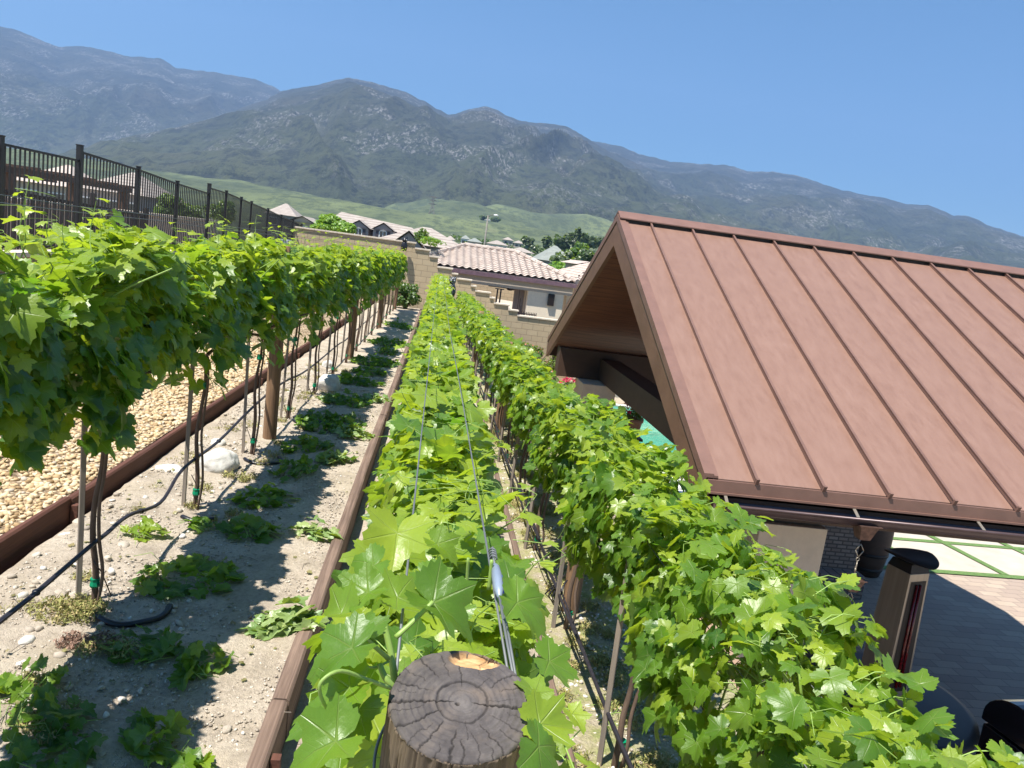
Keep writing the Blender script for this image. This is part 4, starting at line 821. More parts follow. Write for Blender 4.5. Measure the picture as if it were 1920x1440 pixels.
for sgn, ye in ((-1, YE), (1, YF)):                          # rakes: trim, board
    def rk(x0, x1, up, dn, ext=0.0):
        yo = ye+sgn*ext; zo = ZE-ext*SL; P_ = [(yo, zo+up), (YR, ZR+up), (YR, ZR-dn*1.12), (yo, zo-dn)]; return MB().prism(P_ if sgn < 0 else P_[::-1], x0, x1)
    rk(GX-.022, GX+.05, .030, .05).build('rake_trim', 'rooftrim', pav); rk(GX+.052, GX+.082, .018, .03).build('rake_trim', 'rooftrim', pav)
    rk(GX-.012, GX+.035, -.051, .30).build('rake_board', 'fascia', pav); rk(RX1, RX1+.03, .03, .27).build('rake_board', 'fascia', pav)
    yo = ye; P_ = [(yo, ZE-.10), (YR, ZR-.10), (YR, ZR-.13), (yo, ZE-.13)]; MB().prism(P_ if sgn < 0 else P_[::-1], GX+.04, RX1-.01).build('ceiling', 'ceiling', pav)
MB().box(GX+.0, RX1, YE-.035, YE-.02, ZE-.085, ZE-.004).box(GX+.0, RX1, YE-.05, YE-.02, ZE-.10, ZE-.086).build('drip_edge', 'rooftrim', pav)
MB().box(GX+.04, RX1, YE+.0, YE+.06, .43, .56).build('fascia_board', 'beam', pav); MB().box(GX+.04, RX1, YF-.06, YF, .40, .56).build('fascia_board', 'beam', pav)
gt = empty('rain_gutter', (0, 0, 0), 'x', 'x'); del gt['label']; del gt['category']; gt.parent = pav
V = []; Fc = []; n = 12; gy, gz, gr = YE-.085, ZE-.15, .062
for x in (GX+.07, RX1):
    for rr in (gr, gr-.006):
        for j in range(n+1): a = math.pi*j/n+math.pi; V.append((x, gy+rr*math.cos(a), gz+rr*math.sin(a)))
m = n+1
for j in range(n): Fc += [(j, j+1, 2*m+j+1, 2*m+j), (m+j+1, m+j, 3*m+j, 3*m+j+1)]
Fc += [(0, 2*m, 3*m, m), (n, m+n, 3*m+n, 2*m+n), tuple(range(0, n+1))]
mesh('trough', V, Fc, 'gutter', gt, True); MB().tube([(GX+.07, gy-gr, gz+.004), (RX1, gy-gr, gz+.004)], .011, 10).build('lip', 'gutter', gt, True)
for x in (2.12, 3.07, 4.02, 4.97, 5.9): MB().obox((x, gy-gr, gz+.016), (x+.02, gy+gr-.01, gz+.05), .022, .004).build('hanger', 'steel', gt)
MB().box(GX+.65, RX1-.1, 5.6, 5.78, .215, .47).build('beam', 'beam', pav); MB().box(GX+.06, RX1-.1, 12.05, 12.35, .2, .66).build('beam', 'beam', pav)
MB().box(GX+.72, GX+1.03, 5.8, 12.0, .23, .56).build('beam', 'beam', pav)
MB().box(2.72, 3.28, 5.55, 6.1, PZ, .199).build('column', 'stucco', pav, False, .006); MB().box(2.40, 2.93, 11.55, 12.2, PZ, .199).build('column', 'stucco', pav, False, .006)
MB().box(RX1-.8, RX1-.25, 11.55, 12.2, PZ, .199).build('column', 'stucco', pav, False, .006)
# rain chain
ch = empty('rain_chain', (3.16, 4.9, 0), 'rain chain of wire diamonds and copper cups hanging from the gutter', 'rain chain')
def cup(z, s):
    mb = MB(); V = []; pr = [(.055*s, z+.09*s), (.030*s, z), (.027*s, z), (.050*s, z+.088*s)]
    for r, zz in pr: V += [(r*a, r*b, zz) for a, b in ((-1, -1), (1, -1), (1, 1), (-1, 1))]
    Fc = [(i*4+j, i*4+(j+1) % 4, (i+1)*4+(j+1) % 4, (i+1)*4+j) for i in range(3) for j in range(4)]; Fc.append((12, 13, 14, 15)); mb.add(V, [f[::-1] for f in Fc]); mb.box(-.065*s, .065*s, -.065*s, -.055*s, z+.088*s, z+.093*s).box(-.065*s, .065*s, .055*s, .065*s, z+.088*s, z+.093*s); mb.build('cup', 'copper', ch)
def diamond(z, rot):
    mb = MB(); c, s = math.cos(rot)*.03, math.sin(rot)*.03; P_ = [(0, 0, z), (c, s, z-.05), (0, 0, z-.10), (-c, -s, z-.05), (0, 0, z)]
    for i in range(4): mb.tube([P_[i], P_[i+1]], .0035, 6)
    mb.tube([(math.cos(a)*.012, 0, z-.115+math.sin(a)*.012) for a in np.linspace(0, 6.28, 12)], .003, 5, False); mb.build('link', 'steel', ch, True)
cup(.37, 1.25); z = .33
for k, it in enumerate(['d', 'd', 'c', 'd', 'd', 'd', 'c', 'd', 'd', 'd', 'c', 'd', 'd', 'd', 'd']):
    if it == 'd': diamond(z, k*1.1); z -= .125
    else: cup(z-.10, 1.05); z -= .11
    if z < PZ+.2: break

# ------------------------------------------------------------------ patio and its things
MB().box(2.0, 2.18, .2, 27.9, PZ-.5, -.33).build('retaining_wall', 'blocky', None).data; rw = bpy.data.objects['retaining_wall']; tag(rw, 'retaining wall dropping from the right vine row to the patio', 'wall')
tag(MB().box(2.181, 30, .2, 27.9, PZ-.3, PZ-.008).build('patio', 'paver', None), None, None, None, 'structure')
def quad(name, px, z, mt, h=.0, kind='structure'):
    P_ = [at(x, y, 2, z) for x, y in px]; return P_
# concrete field with turf joints, laid beyond the pavers
A0 = at(1650, 1064, 2, PZ)[:2]*1.0; du = nrm([1, .0]); dv = nrm([.43, 1.0]); du = nrm(at(1920, 1084, 2, PZ)[:2]-A0); dv = nrm(at(1733, 1000, 2, PZ)[:2]-at(1893, 1083, 2, PZ)[:2])
KX = at(1893, 1083, 2, PZ)[:2]-A0; U1 = KX.dot(du); K2 = at(1762, 1017, 2, PZ)[:2]-A0; V1 = (K2-du*K2.dot(du)); V1 = np.linalg.norm(V1)
cs = MB(); cs.add([(A0[0]+du[0]*u+dv[0]*v, A0[1]+du[1]*u+dv[1]*v, PZ+.0) for u, v in ((-9, .0), (20, .0), (20, 2.9*V1), (-9, 2.9*V1))], [(0, 1, 2, 3)]); tag(cs.build('concrete_field', 'concrete', None), None, None, None, 'structure')
tf_ = MB()
def strip(u0, v0, u1, v1, w, z):
    a = A0+du*u0+dv*v0; b = A0+du*u1+dv*v1; d = nrm(b-a); p = np.array([-d[1], d[0]])*w/2; tf_.add([(a[0]-p[0], a[1]-p[1], z), (b[0]-p[0], b[1]-p[1], z), (b[0]+p[0], b[1]+p[1], z), (a[0]+p[0], a[1]+p[1], z)], [(0, 1, 2, 3)])
strip(-9, 0, 20, 0, .16, PZ+.012); strip(-9, V1, 20, V1, .15, PZ+.012); strip(-9, 2*V1, 20, 2*V1, .15, PZ+.012)
for k in range(-5, 9): strip(U1+V1*k, .06, U1+V1*k, 2.9*V1, .15, PZ+.017)
tag(tf_.build('turf_strips', 'turf', None), None, None, None, 'structure')
# pool
tag(MB().box(4.9, 10, 17.4, 24.2, PZ-.12, PZ+.001).build('pool_water', 'water', None), None, None, None, 'structure')
cpg = MB(); cpg.box(4.6, 4.9, 17.1, 24.5, PZ-.1, PZ+.05).box(10, 10.3, 17.1, 24.5, PZ-.1, PZ+.05).box(4.9, 10, 17.1, 17.4, PZ-.1, PZ+.05).box(4.9, 10, 24.2, 24.5, PZ-.1, PZ+.05)
tag(cpg.build('pool_coping', 'pooledge', None, False, .01), None, None, None, 'structure')
rs = empty('raised_planter', (0, 0, 0), 'stepped cream stone ledge behind the turquoise pool', 'ledge'); MB().box(5, 14, 24.9, 26.2, PZ, PZ+.55).build('step', 'whitewall', rs); MB().box(4.96, 14.04, 24.8, 26.25, PZ+.551, PZ+.62).build('coping', 'cap', rs); MB().box(5.6, 14, 26.3, 26.9, PZ, PZ+1.1).build('step', 'whitewall', rs)
# flower pots
def pot(x, y, z, s, label, seed, mt='terracotta'):
    rt = empty('flower_pot', (x, y, z), label, 'flower pot', 'potted pink geraniums'); MB().lathe([(.11*s, 0), (.16*s, .27*s), (.18*s, .28*s), (.18*s, .34*s), (.15*s, .34*s), (.14*s, .30*s)], 20).build('pot', mt, rt, True)
    rng = np.random.default_rng(seed); n = 160; d = rng.normal(size=(n, 3)); d /= np.linalg.norm(d, axis=1)[:, None]; d[:, 2] = np.abs(d[:, 2]); P_ = d*rng.uniform(.5, 1, (n, 1))*.22*s+np.array([0, 0, .36*s])
    V, Fc, ti, uv = leaves(P_, d+.2, rng.normal(0, 1, (n, 3)), rng.uniform(.025, .045, n)*s, rng.uniform(.2, .6, n), 2, rng); mesh('leaves', V, Fc, 'leafbush', rt, False, ti, uv)
    fl = MB()
    for k in range(16):
        v = rng.normal(size=3); v[2] = abs(v[2])+.4; v = nrm(v)*.27*s; 
        for q in range(9): c = v+rng.normal(0, .022*s, 3)+np.array([0, 0, .36*s]); e = rng.normal(0, .02*s, (3, 3)); fl.add([c+e[0], c+e[1], c+e[2], c-e[0]], [(0, 1, 2), (0, 2, 3)])
    fl.build('flowers', 'pink', rt); return rt
pc = empty('pedestal', (3.62, 12.6, PZ), 'brown stand behind the far pavilion column holding a pot', 'stand'); 
MB().box(-.12, .12, -.12, .12, 0, .86).build('post', 'beam', pc); MB().box(-.17, .17, -.17, .17, .861, .9).build('top', 'beam', pc)
q = at(1183, 818, 1, 12.6); pc.location = (q[0], 12.6, q[2]-.9-.0); pot(q[0], 12.6, q[2], .95, 'terracotta pot of pink geraniums beside the far pavilion column', 4)
MB().box(-.1, .1, -.1, .1, PZ-pc.location[2], 0).build('post', 'beam', pc)
q = at(1066, 722, 1, 15.0); pot(q[0], 15.0, q[2]-.3, .7, 'pink geraniums left of the far pavilion column', 6); pd = empty('pedestal', (q[0], 15, PZ), 'white planter stand carrying the geraniums left of the far column', 'stand'); MB().box(-.16, .16, -.16, .16, 0, q[2]-.3-PZ).build('block', 'whitewall', pd)
# lantern on a post seen over the right row
q = at(1070, 765+10, 1, 6.6)
# lounge with white cushions
q = at(1240, 905, 2, PZ+.45); lg = empty('pool_lounge', (q[0]+.3, q[1]+.2, PZ), 'white cushioned pool lounge by the near pool edge', 'lounge', None, .2)
MB().box(-.35, .35, -.9, .9, .18, .28).build('frame', 'white', lg, False, .01); MB().box(-.33, .33, -.88, .5, .285, .42).build('cushion', 'cushion', lg, False, .04); MB().obox((0, .5, .38), (0, 1.0, .85), .64, .12, up=(0, -1, 1)).build('backrest', 'cushion', lg, False, .03)
for a in (-.3, .3):
    for b in (-.8, .8): MB().box(a-.03, a+.03, b-.03, b+.03, 0, .18).build('leg', 'white', lg)
# heater
hx, hy = at(1700, 1080, 1, 6.15)[0], 6.15; ht = empty('patio_heater', (hx, hy, PZ), 'tall steel patio heater with curved black hood and red quartz tubes', 'patio heater', None, R(18))
hh = 2.12
def frus(mb, r0, z0, r1, z1): 
    V = [(a*r, b*r, z) for r, z in ((r0, z0), (r1, z1)) for a, b in ((-1, -1), (1, -1), (1, 1), (-1, 1))]; return mb.add(V, [(0, 1, 5, 4), (1, 2, 6, 5), (2, 3, 7, 6), (3, 0, 4, 7), (4, 5, 6, 7), (3, 2, 1, 0)])
frus(MB(), .175, .0, .122, hh).build('body', 'steel', ht, False, .004)
def fr(z): return .175+(.122-.175)*z/hh
for fx in (0,):
    gp = MB(); e = .003
    for k, (z0, z1) in enumerate(((1.0, hh-.07),)):
        w0, w1 = fr(z0)-.028, fr(z1)-.028; V = [(-w0, -fr(z0)-e, z0), (w0, -fr(z0)-e, z0), (w1, -fr(z1)-e, z1), (-w1, -fr(z1)-e, z1)]; ca, sa = math.cos(fx*math.pi/2), math.sin(fx*math.pi/2); gp.add([(x*ca-y*sa, x*sa+y*ca, z) for x, y, z in V], [(0, 1, 2, 3)])
    if fx == 3: continue
    gp.build('glass', 'hood', ht)
    if fx == 0:
        for dx in (-.03, .02):
            tb = MB(); ca, sa = math.cos(fx*math.pi/2), math.sin(fx*math.pi/2); pts = [(dx, -fr(1.05)-.012, 1.05), (dx*.9, -fr(hh-.1)-.012, hh-.1)]; tb.tube([(x*ca-y*sa, x*sa+y*ca, z) for x, y, z in pts], .012, 10); tb.build('heating_tube', 'redtube', ht, True)
V = []; Fc = []; n = 20; hw = .21
for i in range(n+1):
    t = -1+2*i/n; a = t*1.05; 
    for y in (-hw, hw):
        zz = hh+.035+.10*(abs(t)**1.5)+.05*(y/hw)**2*(1-t*t); 
        for dz in (0, .006): V.append((math.sin(a)*.27, y*(1.1-.98*t*t), zz+dz))
for i in range(n):
    b = i*4; c = b+4; Fc += [(b+1, c+1, c+3, b+3), (b, b+2, c+2, c), (b, c, c+1, b+1), (b+2, b+3, c+3, c+2)]
Fc += [(0, 1, 3, 2), (n*4, n*4+2, n*4+3, n*4+1)]
mesh('hood', V, Fc, 'hood', ht, True); frus(MB(), .121, hh+.001, .10, hh+.075).build('hood_base', 'hood', ht)
# brick fireplace and barrel
bf = empty('brick_fireplace', (6.3, 10.6, PZ), 'grey-brown brick fireplace under the pavilion behind the column', 'fireplace', None, R(0)); bx0, bx1 = at(1480, 1020, 1, 10.6)[0]-6.3, at(1608, 1040, 1, 10.6)[0]-6.3; MB().box(bx0, bx1, 0, .9, 0, 2.58).build('chimney_breast', 'brickdark', bf); MB().box(bx0-.1, bx1+.05, -.25, -.001, 0, .35).build('hearth', 'brickdark', bf)
q = at(1628, 1083, 2, PZ); br = empty('wine_barrel', (q[0]+.05, q[1]+.25, PZ), 'dark wooden barrel standing beside the brick fireplace', 'barrel')
MB().lathe([(.25, 0), (.30, .25), (.33, .55), (.33, .75), (.30, 1.05), (.25, 1.3), (.24, 1.3), (.24, 1.27)], 24).build('staves', 'beam', br, True)
for z, r in ((.12, .277), (.38, .318), (.92, .318), (1.18, .277)): MB().lathe([(r-.004, z-.03), (r+.006, z-.025), (r+.006, z+.025), (r-.004, z+.03)], 24).build('hoop', 'iron', br, True)
# round black fire table and grill
tb = empty('round_table', (4.55, 6.35, PZ), 'large round black table under the front of the pavilion', 'table'); MB().lathe([(.82, .68), (.87, .70), (.885, .74), (.87, .775), (.80, .79), (.0, .792)], 64).build('tabletop', 'blacksheet', tb, True); MB().lathe([(.42, 0), (.44, .03), (.30, .1), (.26, .67), (.5, .679)], 32).build('pedestal', 'blacksheet', tb, True)
gr_ = empty('gas_grill', (5.93, 5.75, PZ), 'glossy black grill with a curved lid at the lower right', 'grill', None, R(8))
MB().box(-.5, .6, -.3, .3, .1, .78).build('cabinet', 'blackgloss', gr_, False, .015); V = []; Fc = []; n = 14
prof = [(-.33, .80)]+[(-.33*math.cos(t)*1.0, .88+.24*math.sin(t)) for t in np.linspace(0, math.pi, n)]+[(.33, .80)]
MB().prism([(a, b) for a, b in prof][::-1], -.5, .6).build('lid', 'blackgloss', gr_, False, .012); MB().tube([(-.38, -.37, .93), (-.38, -.42, .95), (.48, -.42, .95), (.48, -.37, .93)], .018, 10).build('handle', 'steel', gr_, True)
MB().box(.61, .95, -.28, .28, .74, .78).build('side_shelf', 'blackgloss', gr_, False, .01)
# bushes in front of the far wall
bush('bush', at(1000, 625, 1, 26.6)[0], 26.6, PZ, 1.05, .8, .98, 3200, .06, 'rounded red-tipped green shrub in front of the block wall', extra='leafred', seed=5, tmean=.45, th=.05, clumps=16)
bush('bush', at(935, 590, 1, 26.2)[0], 26.2, PZ, .55, .6, 1.22, 1500, .05, 'small red-flowering shrub left of the rounded shrub', extra='leafred', seed=6, tmean=.45, th=.05, clumps=10)
bush('bush', at(1030, 655, 1, 22.5)[0], 22.5, PZ, .6, .6, .5, 900, .05, 'orange-red flowering shrub tucked behind the pavilion rake', extra='leafred', seed=7, tmean=.5, th=.05)
bush('bush', at(1052, 622, 1, 26.9)[0], 26.9, PZ, .4, .4, 1.0, 700, .05, 'thin light shrub against the wall behind the pavilion rake', seed=8, tmean=.8, th=.1)

# ------------------------------------------------------------------ pool house beyond the wall
ph = empty('pool_house', (0, 0, 0), 'tan and white pool house with a pink clay tile roof beyond the wall', 'house')
E0 = at(1082, 533, 1, 31.5); RA = at(871, 463, 1, 35.6); RB = at(967, 476, 1, 35.6); ez = E0[2]; ex1 = E0[0]; ex0 = RA[0]-(ex1-RB[0]); rz_ = RA[2]
def tile_slope(name, e0, e1, r0, r1, parent, courses=13, wave=.30, amp=.04):
    """curved clay tiles on the quad eave e0->e1, ridge r0->r1; columns run up the slope"""
    e0, e1, r0, r1 = [np.array(v, float) for v in (e0, e1, r0, r1)]; ed = nrm(e1-e0); L = np.linalg.norm(e1-e0); upv = (r0-e0)-(r0-e0).dot(ed)*ed; Hs = np.linalg.norm(upv); upd = upv/Hs; nn = nrm(np.cross(ed, upd)); nn = nn if nn[2] > 0 else -nn
    a0 = (r0-e0).dot(ed); a1 = (r1-e0).dot(ed); V = []; Fc = []; per = 8; nc = int(L/wave*per); ns = courses*3
    vs = []
    for c in range(courses): vs += [(c/courses+.0005, .042), ((c+.5)/courses, .024), ((c+1)/courses-.0005, .006)]
    for (t, lift) in vs:
        lo, hi = a0*t, L+(a1-L)*t
        for i in range(nc+1):
            s = L*i/nc; s2 = min(max(s, lo), hi); w = math.sin(2*math.pi*s2/wave); w = amp*(w if w > 0 else .75*w); p = e0+ed*s2+upd*Hs*t+nn*(w+lift+.05)
            V.append(p)
    for j in range(len(vs)-1):
        for i in range(nc):
            t = vs[j][0]; s = L*(i+.5)/nc
            if s < a0*t-.02 or s > L+(a1-L)*t+.02: continue
            b = j*(nc+1)+i; Fc.append((b, b+1, b+nc+2, b+nc+1))
    return mesh(name, V, Fc, 'tile', parent, False)
def hip(parent, ex0, ex1, ey0, ey1, ez, rx0, rx1, ry, rz):
    E = [(ex0, ey0, ez), (ex1, ey0, ez), (ex1, ey1, ez), (ex0, ey1, ez)]; A, B = (rx0, ry, rz), (rx1, ry, rz)
    tile_slope('roof_tiles', E[0], E[1], A, B, parent); tile_slope('roof_tiles', E[1], E[2], B, B, parent); tile_slope('roof_tiles', E[3], E[0], A, A, parent)
    MB().add(E+[A, B], [(0, 1, 5, 4), (1, 2, 5), (2, 3, 4, 5), (3, 0, 4), (3, 2, 1, 0)]).build('roof', 'tile', parent)
    for a, b in ((A, B), (E[0], A), (E[1], B)):
        a = np.array(a)+[0, 0, .1]; b = np.array(b)+[0, 0, .1]; L = np.linalg.norm(b-a); k = int(L/.42); mb = MB()
        for i in range(k): p = a+(b-a)*i/k; q = a+(b-a)*(i+1.08)/k; mb.tube([p, q], [.115, .09] , 8)
        mb.build('ridge_tiles', 'tile', parent)
hip(ph, ex0, ex1, 31.5, 39.7, ez, RA[0], RB[0], 35.6, rz_)
MB().box(ex0+.0, ex1-.0, 31.36, 31.5, ez-.16, ez-.005).build('gutter', 'plum', ph) if 'plum' in M else None
M['plum'] = simple('plum gutter', (.16, .095, .115), .5); MB().box(ex0, ex1, 31.36, 31.49, ez-.17, ez-.005).build('gutter', 'plum', ph)
MB().box(ex0+.1, ex1-.12, 31.6, 31.9, ez-.52, ez-.006).build('header', 'beige', ph)
MB().box(ex1-1.95, ex1-.45, 31.62, 31.95, -3, ez-.521).build('wall', 'whitewall', ph) 
MB().box(ex1-2.42, ex1-1.951, 32.5, 32.7, -3, ez-.521).build('doorway', 'greystucco', ph)
MB().box(ex1-2.0, ex1-1.95+.0, 31.95, 33.4, -3, ez-.521).build('wall', 'beige', ph)
sc_ = empty('x', (0, 0, 0), 'x', 'x'); bpy.data.objects.remove(sc_)
wl = MB(); q = at(1034, 557, 1, 31.55); wl.box(q[0]-.13, q[0]+.13, 31.5, 31.61, q[2]-.36, q[2]+.12); wl.build('wall_lantern', 'iron', ph, False, .01)
fn = empty('ceiling_fan', tuple(at(956, 541, 1, 33.5)), 'dark bronze ceiling fan hanging in the open pool house', 'fan'); MB().lathe([(.03, .32), (.03, .12), (.08, .08), (.16, -.02), (.10, -.08), (.02, -.09)], 14).build('motor', 'iron', fn, True)
for k in range(4): a = k*math.pi/2+.12; o = MB().box(.15, .95, -.075, .075, -.008, .008).build('blade', 'iron', fn); o.rotation_euler = (R(12), 0, a)
MB().tube([(0, 0, .3), (0, 0, .9)], .015, 6).build('rod', 'iron', fn)
# far yard wall, gate posts, white planting bed behind the opening
fw = empty('garden_wall', (0, 0, 0), 'tan block wall seen through the open pool house', 'wall'); MB().box(-2, 30, 44, 44.2, -4, .75).build('wall_body', 'block', fw); MB().box(-2, 30, 43.95, 44.25, .751, .82).build('cap', 'cap', fw)
pb = tag(MB().add([tuple(at(935, 597, 1, 38.0)), tuple(at(1003, 606, 1, 38.0)), tuple(at(990, 570, 1, 43.5)), tuple(at(930, 560, 1, 43.5))], [(0, 1, 2, 3)]).build('gravel_slope', 'rocktan', None), None, None, None, 'structure')
gt_ = empty('iron_gate', (0, 0, 0), 'brown iron side gate beside the pool house doorway', 'gate'); gp = MB()
a = at(1000, 553, 1, 30.5); b = at(985, 583, 1, 30.5); n = 12; q0 = at(952, 590, 1, 30.5); q1 = at(1004, 600, 1, 30.5)
for k in range(n+1):
    t = k/n; x = q0[0]+.35+(q1[0]-q0[0]-.35)*t; zt = -.15-.0*t+(.85*(1-min(1, t*3.5))**1.5 if t < .3 else 0); gp.box(x-.012, x+.012, 30.49, 30.51, -2.2, zt)
gp.box(q0[0]+.35, q1[0], 30.485, 30.515, -.25, -.21).build('pickets', 'fencebrown', gt_)
fp_ = empty('side_fence', (0, 0, 0), 'two thin dark posts with rail left of the ceiling fan', 'fence'); gp = MB(); qa = at(931, 560, 1, 30.8); qb = at(938, 555, 1, 30.8); 
gp.box(qa[0]-.03, qa[0]+.03, 30.77, 30.83, -2.2, at(931, 541, 1, 30.8)[2]).box(qb[0]-.03, qb[0]+.03, 30.77, 30.83, -2.2, at(938, 541, 1, 30.8)[2]).box(qa[0]-.1, qb[0]+.12, 30.78, 30.82, at(931, 542, 1, 30.8)[2], at(931, 542, 1, 30.8)[2]+.04).build('posts', 'iron', fp_)
# main house to the right, behind the rake
mh = empty('house', (0, 0, 0), 'white house with clay tile roof partly hidden behind the pavilion gable', 'house', 'houses beyond the vineyard')
w0 = at(1062, 560, 1, 34); MB().box(w0[0], w0[0]+9, 34, 44, -3, .95).build('wall', 'whitewall', mh); rr0 = at(1062, 510, 1, 33.5)
tile_slope('roof_tiles', (w0[0]-.2, 33.4, .95), (w0[0]+9, 33.4, .95), (w0[0]+2.2, 38, 2.3), (w0[0]+7, 38, 2.3), mh, 12); tile_slope('roof_tiles', (w0[0]-.2, 44, .95), (w0[0]-.2, 33.4, .95), (w0[0]+2.2, 38, 2.3), (w0[0]+2.2, 38, 2.3), mh, 12)
MB().add([(w0[0]-.2, 33.4, .95), (w0[0]+9, 33.4, .95), (w0[0]+7, 38, 2.3), (w0[0]+2.2, 38, 2.3), (w0[0]-.2, 44, .95), (w0[0]+9, 44, .95)], [(0, 1, 2, 3), (4, 0, 3), (1, 5, 2), (5, 4, 3, 2), (0, 4, 5, 1)]).build('roof', 'tile', mh)
q = at(1070, 570, 1, 33.97); MB().box(q[0], q[0]+1.2, 33.94, 33.99, -2.2, q[2]+.1).build('window', 'glassdark', mh); MB().box(q[0]-.08, q[0]+.001, 33.92, 33.99, -2.2, q[2]+.18).box(q[0], q[0]+1.2, 33.92, 33.985, q[2]+.1, q[2]+.18).build('window_frame', 'white', mh)
bush('bush', at(1075, 582, 1, 31)[0]+.3, 31.4, -2.4, .6, .5, 1.25, 900, .07, 'bright green shrub by the white house behind the pavilion rake', mt='leafbright', seed=12, tmean=.5, th=.1)

# ------------------------------------------------------------------ terrain, foothills and mountains
def azel(px, py): d = at(px, py, 1, 1000.0)-CAM; return math.atan2(d[0], d[1]), d[2]/math.hypot(d[0], d[1])
sky_near = [(-260, 430), (-100, 380), (0, 340), (120, 300), (230, 258), (330, 238), (400, 220), (450, 203), (500, 186), (525, 172), (545, 167), (575, 162), (600, 158), (628, 150), (655, 145), (680, 150), (700, 155), (730, 163), (760, 172), (800, 192), (840, 215), (855, 213), (880, 204), (910, 199), (930, 205), (950, 216), (975, 226), (1000, 230), (1030, 231), (1060, 236), (1080, 246), (1100, 258), (1130, 277), (1170, 300), (1250, 345), (1350, 395), (1500, 450), (1700, 510), (1920, 575), (2200, 640)]
sky_left = [(-300, -20), (-100, 30), (0, 47), (25, 52), (50, 62), (70, 70), (85, 77), (110, 86), (150, 84), (175, 88), (210, 95), (235, 103), (260, 105), (300, 107), (315, 115), (330, 126), (380, 131), (430, 138), (480, 147), (505, 157), (525, 168), (600, 200), (700, 240), (800, 300), (1000, 420)]
sky_right = [(700, 330), (900, 290), (1000, 280), (1060, 275), (1110, 264), (1135, 268), (1170, 276), (1200, 289), (1220, 294), (1260, 303), (1300, 306), (1340, 309), (1360, 308), (1380, 314), (1400, 321), (1450, 322), (1500, 330), (1530, 340), (1560, 351), (1600, 361), (1620, 365), (1660, 371), (1700, 383), (1740, 384), (1765, 394), (1790, 405), (1812, 403), (1835, 413), (1860, 425), (1920, 443), (2000, 462), (2250, 540)]
def base_z(r): return -3.2+.028*max(0, r-90)+.000003*max(0, r-700)**2
AZ1, AZ2, AZ3 = azel(880, 380)[0], azel(1040, 400)[0], azel(760, 380)[0]
def hills(x, y, r):
    a_ = math.atan2(x, y); bump_ = 26*math.exp(-((a_-AZ1)/.085)**2-((r-1450)/320)**2)+24*math.exp(-((a_-AZ2)/.10)**2-((r-1650)/300)**2)+28*math.exp(-((a_-AZ3)/.06)**2-((r-1750)/260)**2)
    f = min(1, max(0, (r-600)/900)); return bump_+f*(60*noise.fractal(Vector((x/700, y/700, 2.2)), 1, 2, 5)+26*(noise.ridged_multi_fractal(Vector((x/420, y/420, 9)), 1, 2, 4, 1, 2)-.8))
def mountain(name, prof, Rr, R0, a0, a1, na, nr, seed, spur=1.0, mt='mountain'):
    pa = sorted(azel(*p) for p in prof); A = np.array([p[0] for p in pa]); E_ = np.array([p[1] for p in pa]); V = []; 
    azs = np.linspace(a0, a1, na); rs = [R0+(Rr*1.12-R0)*(i/nr) for i in range(nr+1)]
    for a in azs:
        e = float(np.interp(a, A, E_)); zr_ = 2+e*Rr; zr_ += Rr*.0011*noise.fractal(Vector((a*90, seed, 0)), 1, 2, 4)
        for r in rs:
            x, y = r*math.sin(a), r*math.cos(a); s = (r-R0)/(Rr-R0); zb = base_z(r)*.9
            if s <= 1:
                z = zb+(zr_-zb)*(s**1.25); w = math.sin(math.pi*min(1, s))**.8
                u = a*Rr/620+1.1*noise.noise(Vector((a*8, r/900, seed))); rg1 = 1-abs(noise.noise(Vector((u, r/1500, seed))))*2.2
                rg2 = 1-abs(noise.noise(Vector((u*2.3+9, r/480, seed+3))))*2.0; rg3 = noise.ridged_multi_fractal(Vector((x/260, y/260, seed)), 1, 2.1, 4, 1, 2)-1
                z += spur*w*(zr_-zb)*(.15*rg1+.075*rg2)*min(1, 1.6*(1.05-s))+w*spur*26*rg3*(1.1-s)
                lim = 2+(zr_-2)/Rr*r*(1-.012*(1-s)) if zr_ > 40 else 1e9; z = min(z, lim) if s > .35 else z
            else: z = zr_-(s-1)*(Rr-R0)*.5
            if s < .12: z = z*(s/.12)+(zb-25)*(1-s/.12)
            V.append((x, y, z))
    m = nr+1; Fc = np.array([(i*m+j, i*m+j+1, (i+1)*m+j+1, (i+1)*m+j) for i in range(na-1) for j in range(nr)])
    return tag(mesh(name, np.array(V), Fc, mt, None, True), None, None, None, 'structure')
g = NT('mountain'); v = g.co((1, 1, 1)); geo = g.n('NewGeometry'); sp = g.n('SeparateXYZ'); g.put(sp.inputs[0], geo.outputs['Position']); zz = sp.outputs[2]
n1 = g.noise(.0035, 8, .62, v); n2 = g.noise(.03, 8, .8, g.co((1, .4, 1))); n3 = g.noise(.0016, 5, .6, v)
scrub = g.ramp(n1, [(.32, (.024, .032, .018)), (.5, (.050, .054, .030)), (.68, (.085, .078, .048))])
grass = g.ramp(n3, [(.35, (.060, .078, .032)), (.55, (.110, .130, .050)), (.7, (.145, .14, .075))])
hg = g.n('MapRange', i_0=g.math('ADD', zz, g.math('MULTIPLY', g.math('SUBTRACT', n1, .5), 420)), i_1=90.0, i_2=620.0)
c = g.mix(hg.outputs[0], grass, scrub)
c = g.mix(g.ramp(n2, [(.42, .75), (.52, 0)]), c, (.014, .02, .012))
rock = g.math('MULTIPLY', g.ramp(g.noise(.0042, 4, .55, g.co(loc=(900, 0, 0))), [(.50, 0), (.60, 1)]), g.ramp(g.noise(.11, 4, .85, g.co((1, .22, .6))), [(.53, 0), (.57, 1)]))
rock = g.math('MULTIPLY', rock, g.ramp(g.math('DIVIDE', zz, 1000), [(.1, 0), (.22, 1)])); c = g.mix(rock, c, (.36, .34, .32))
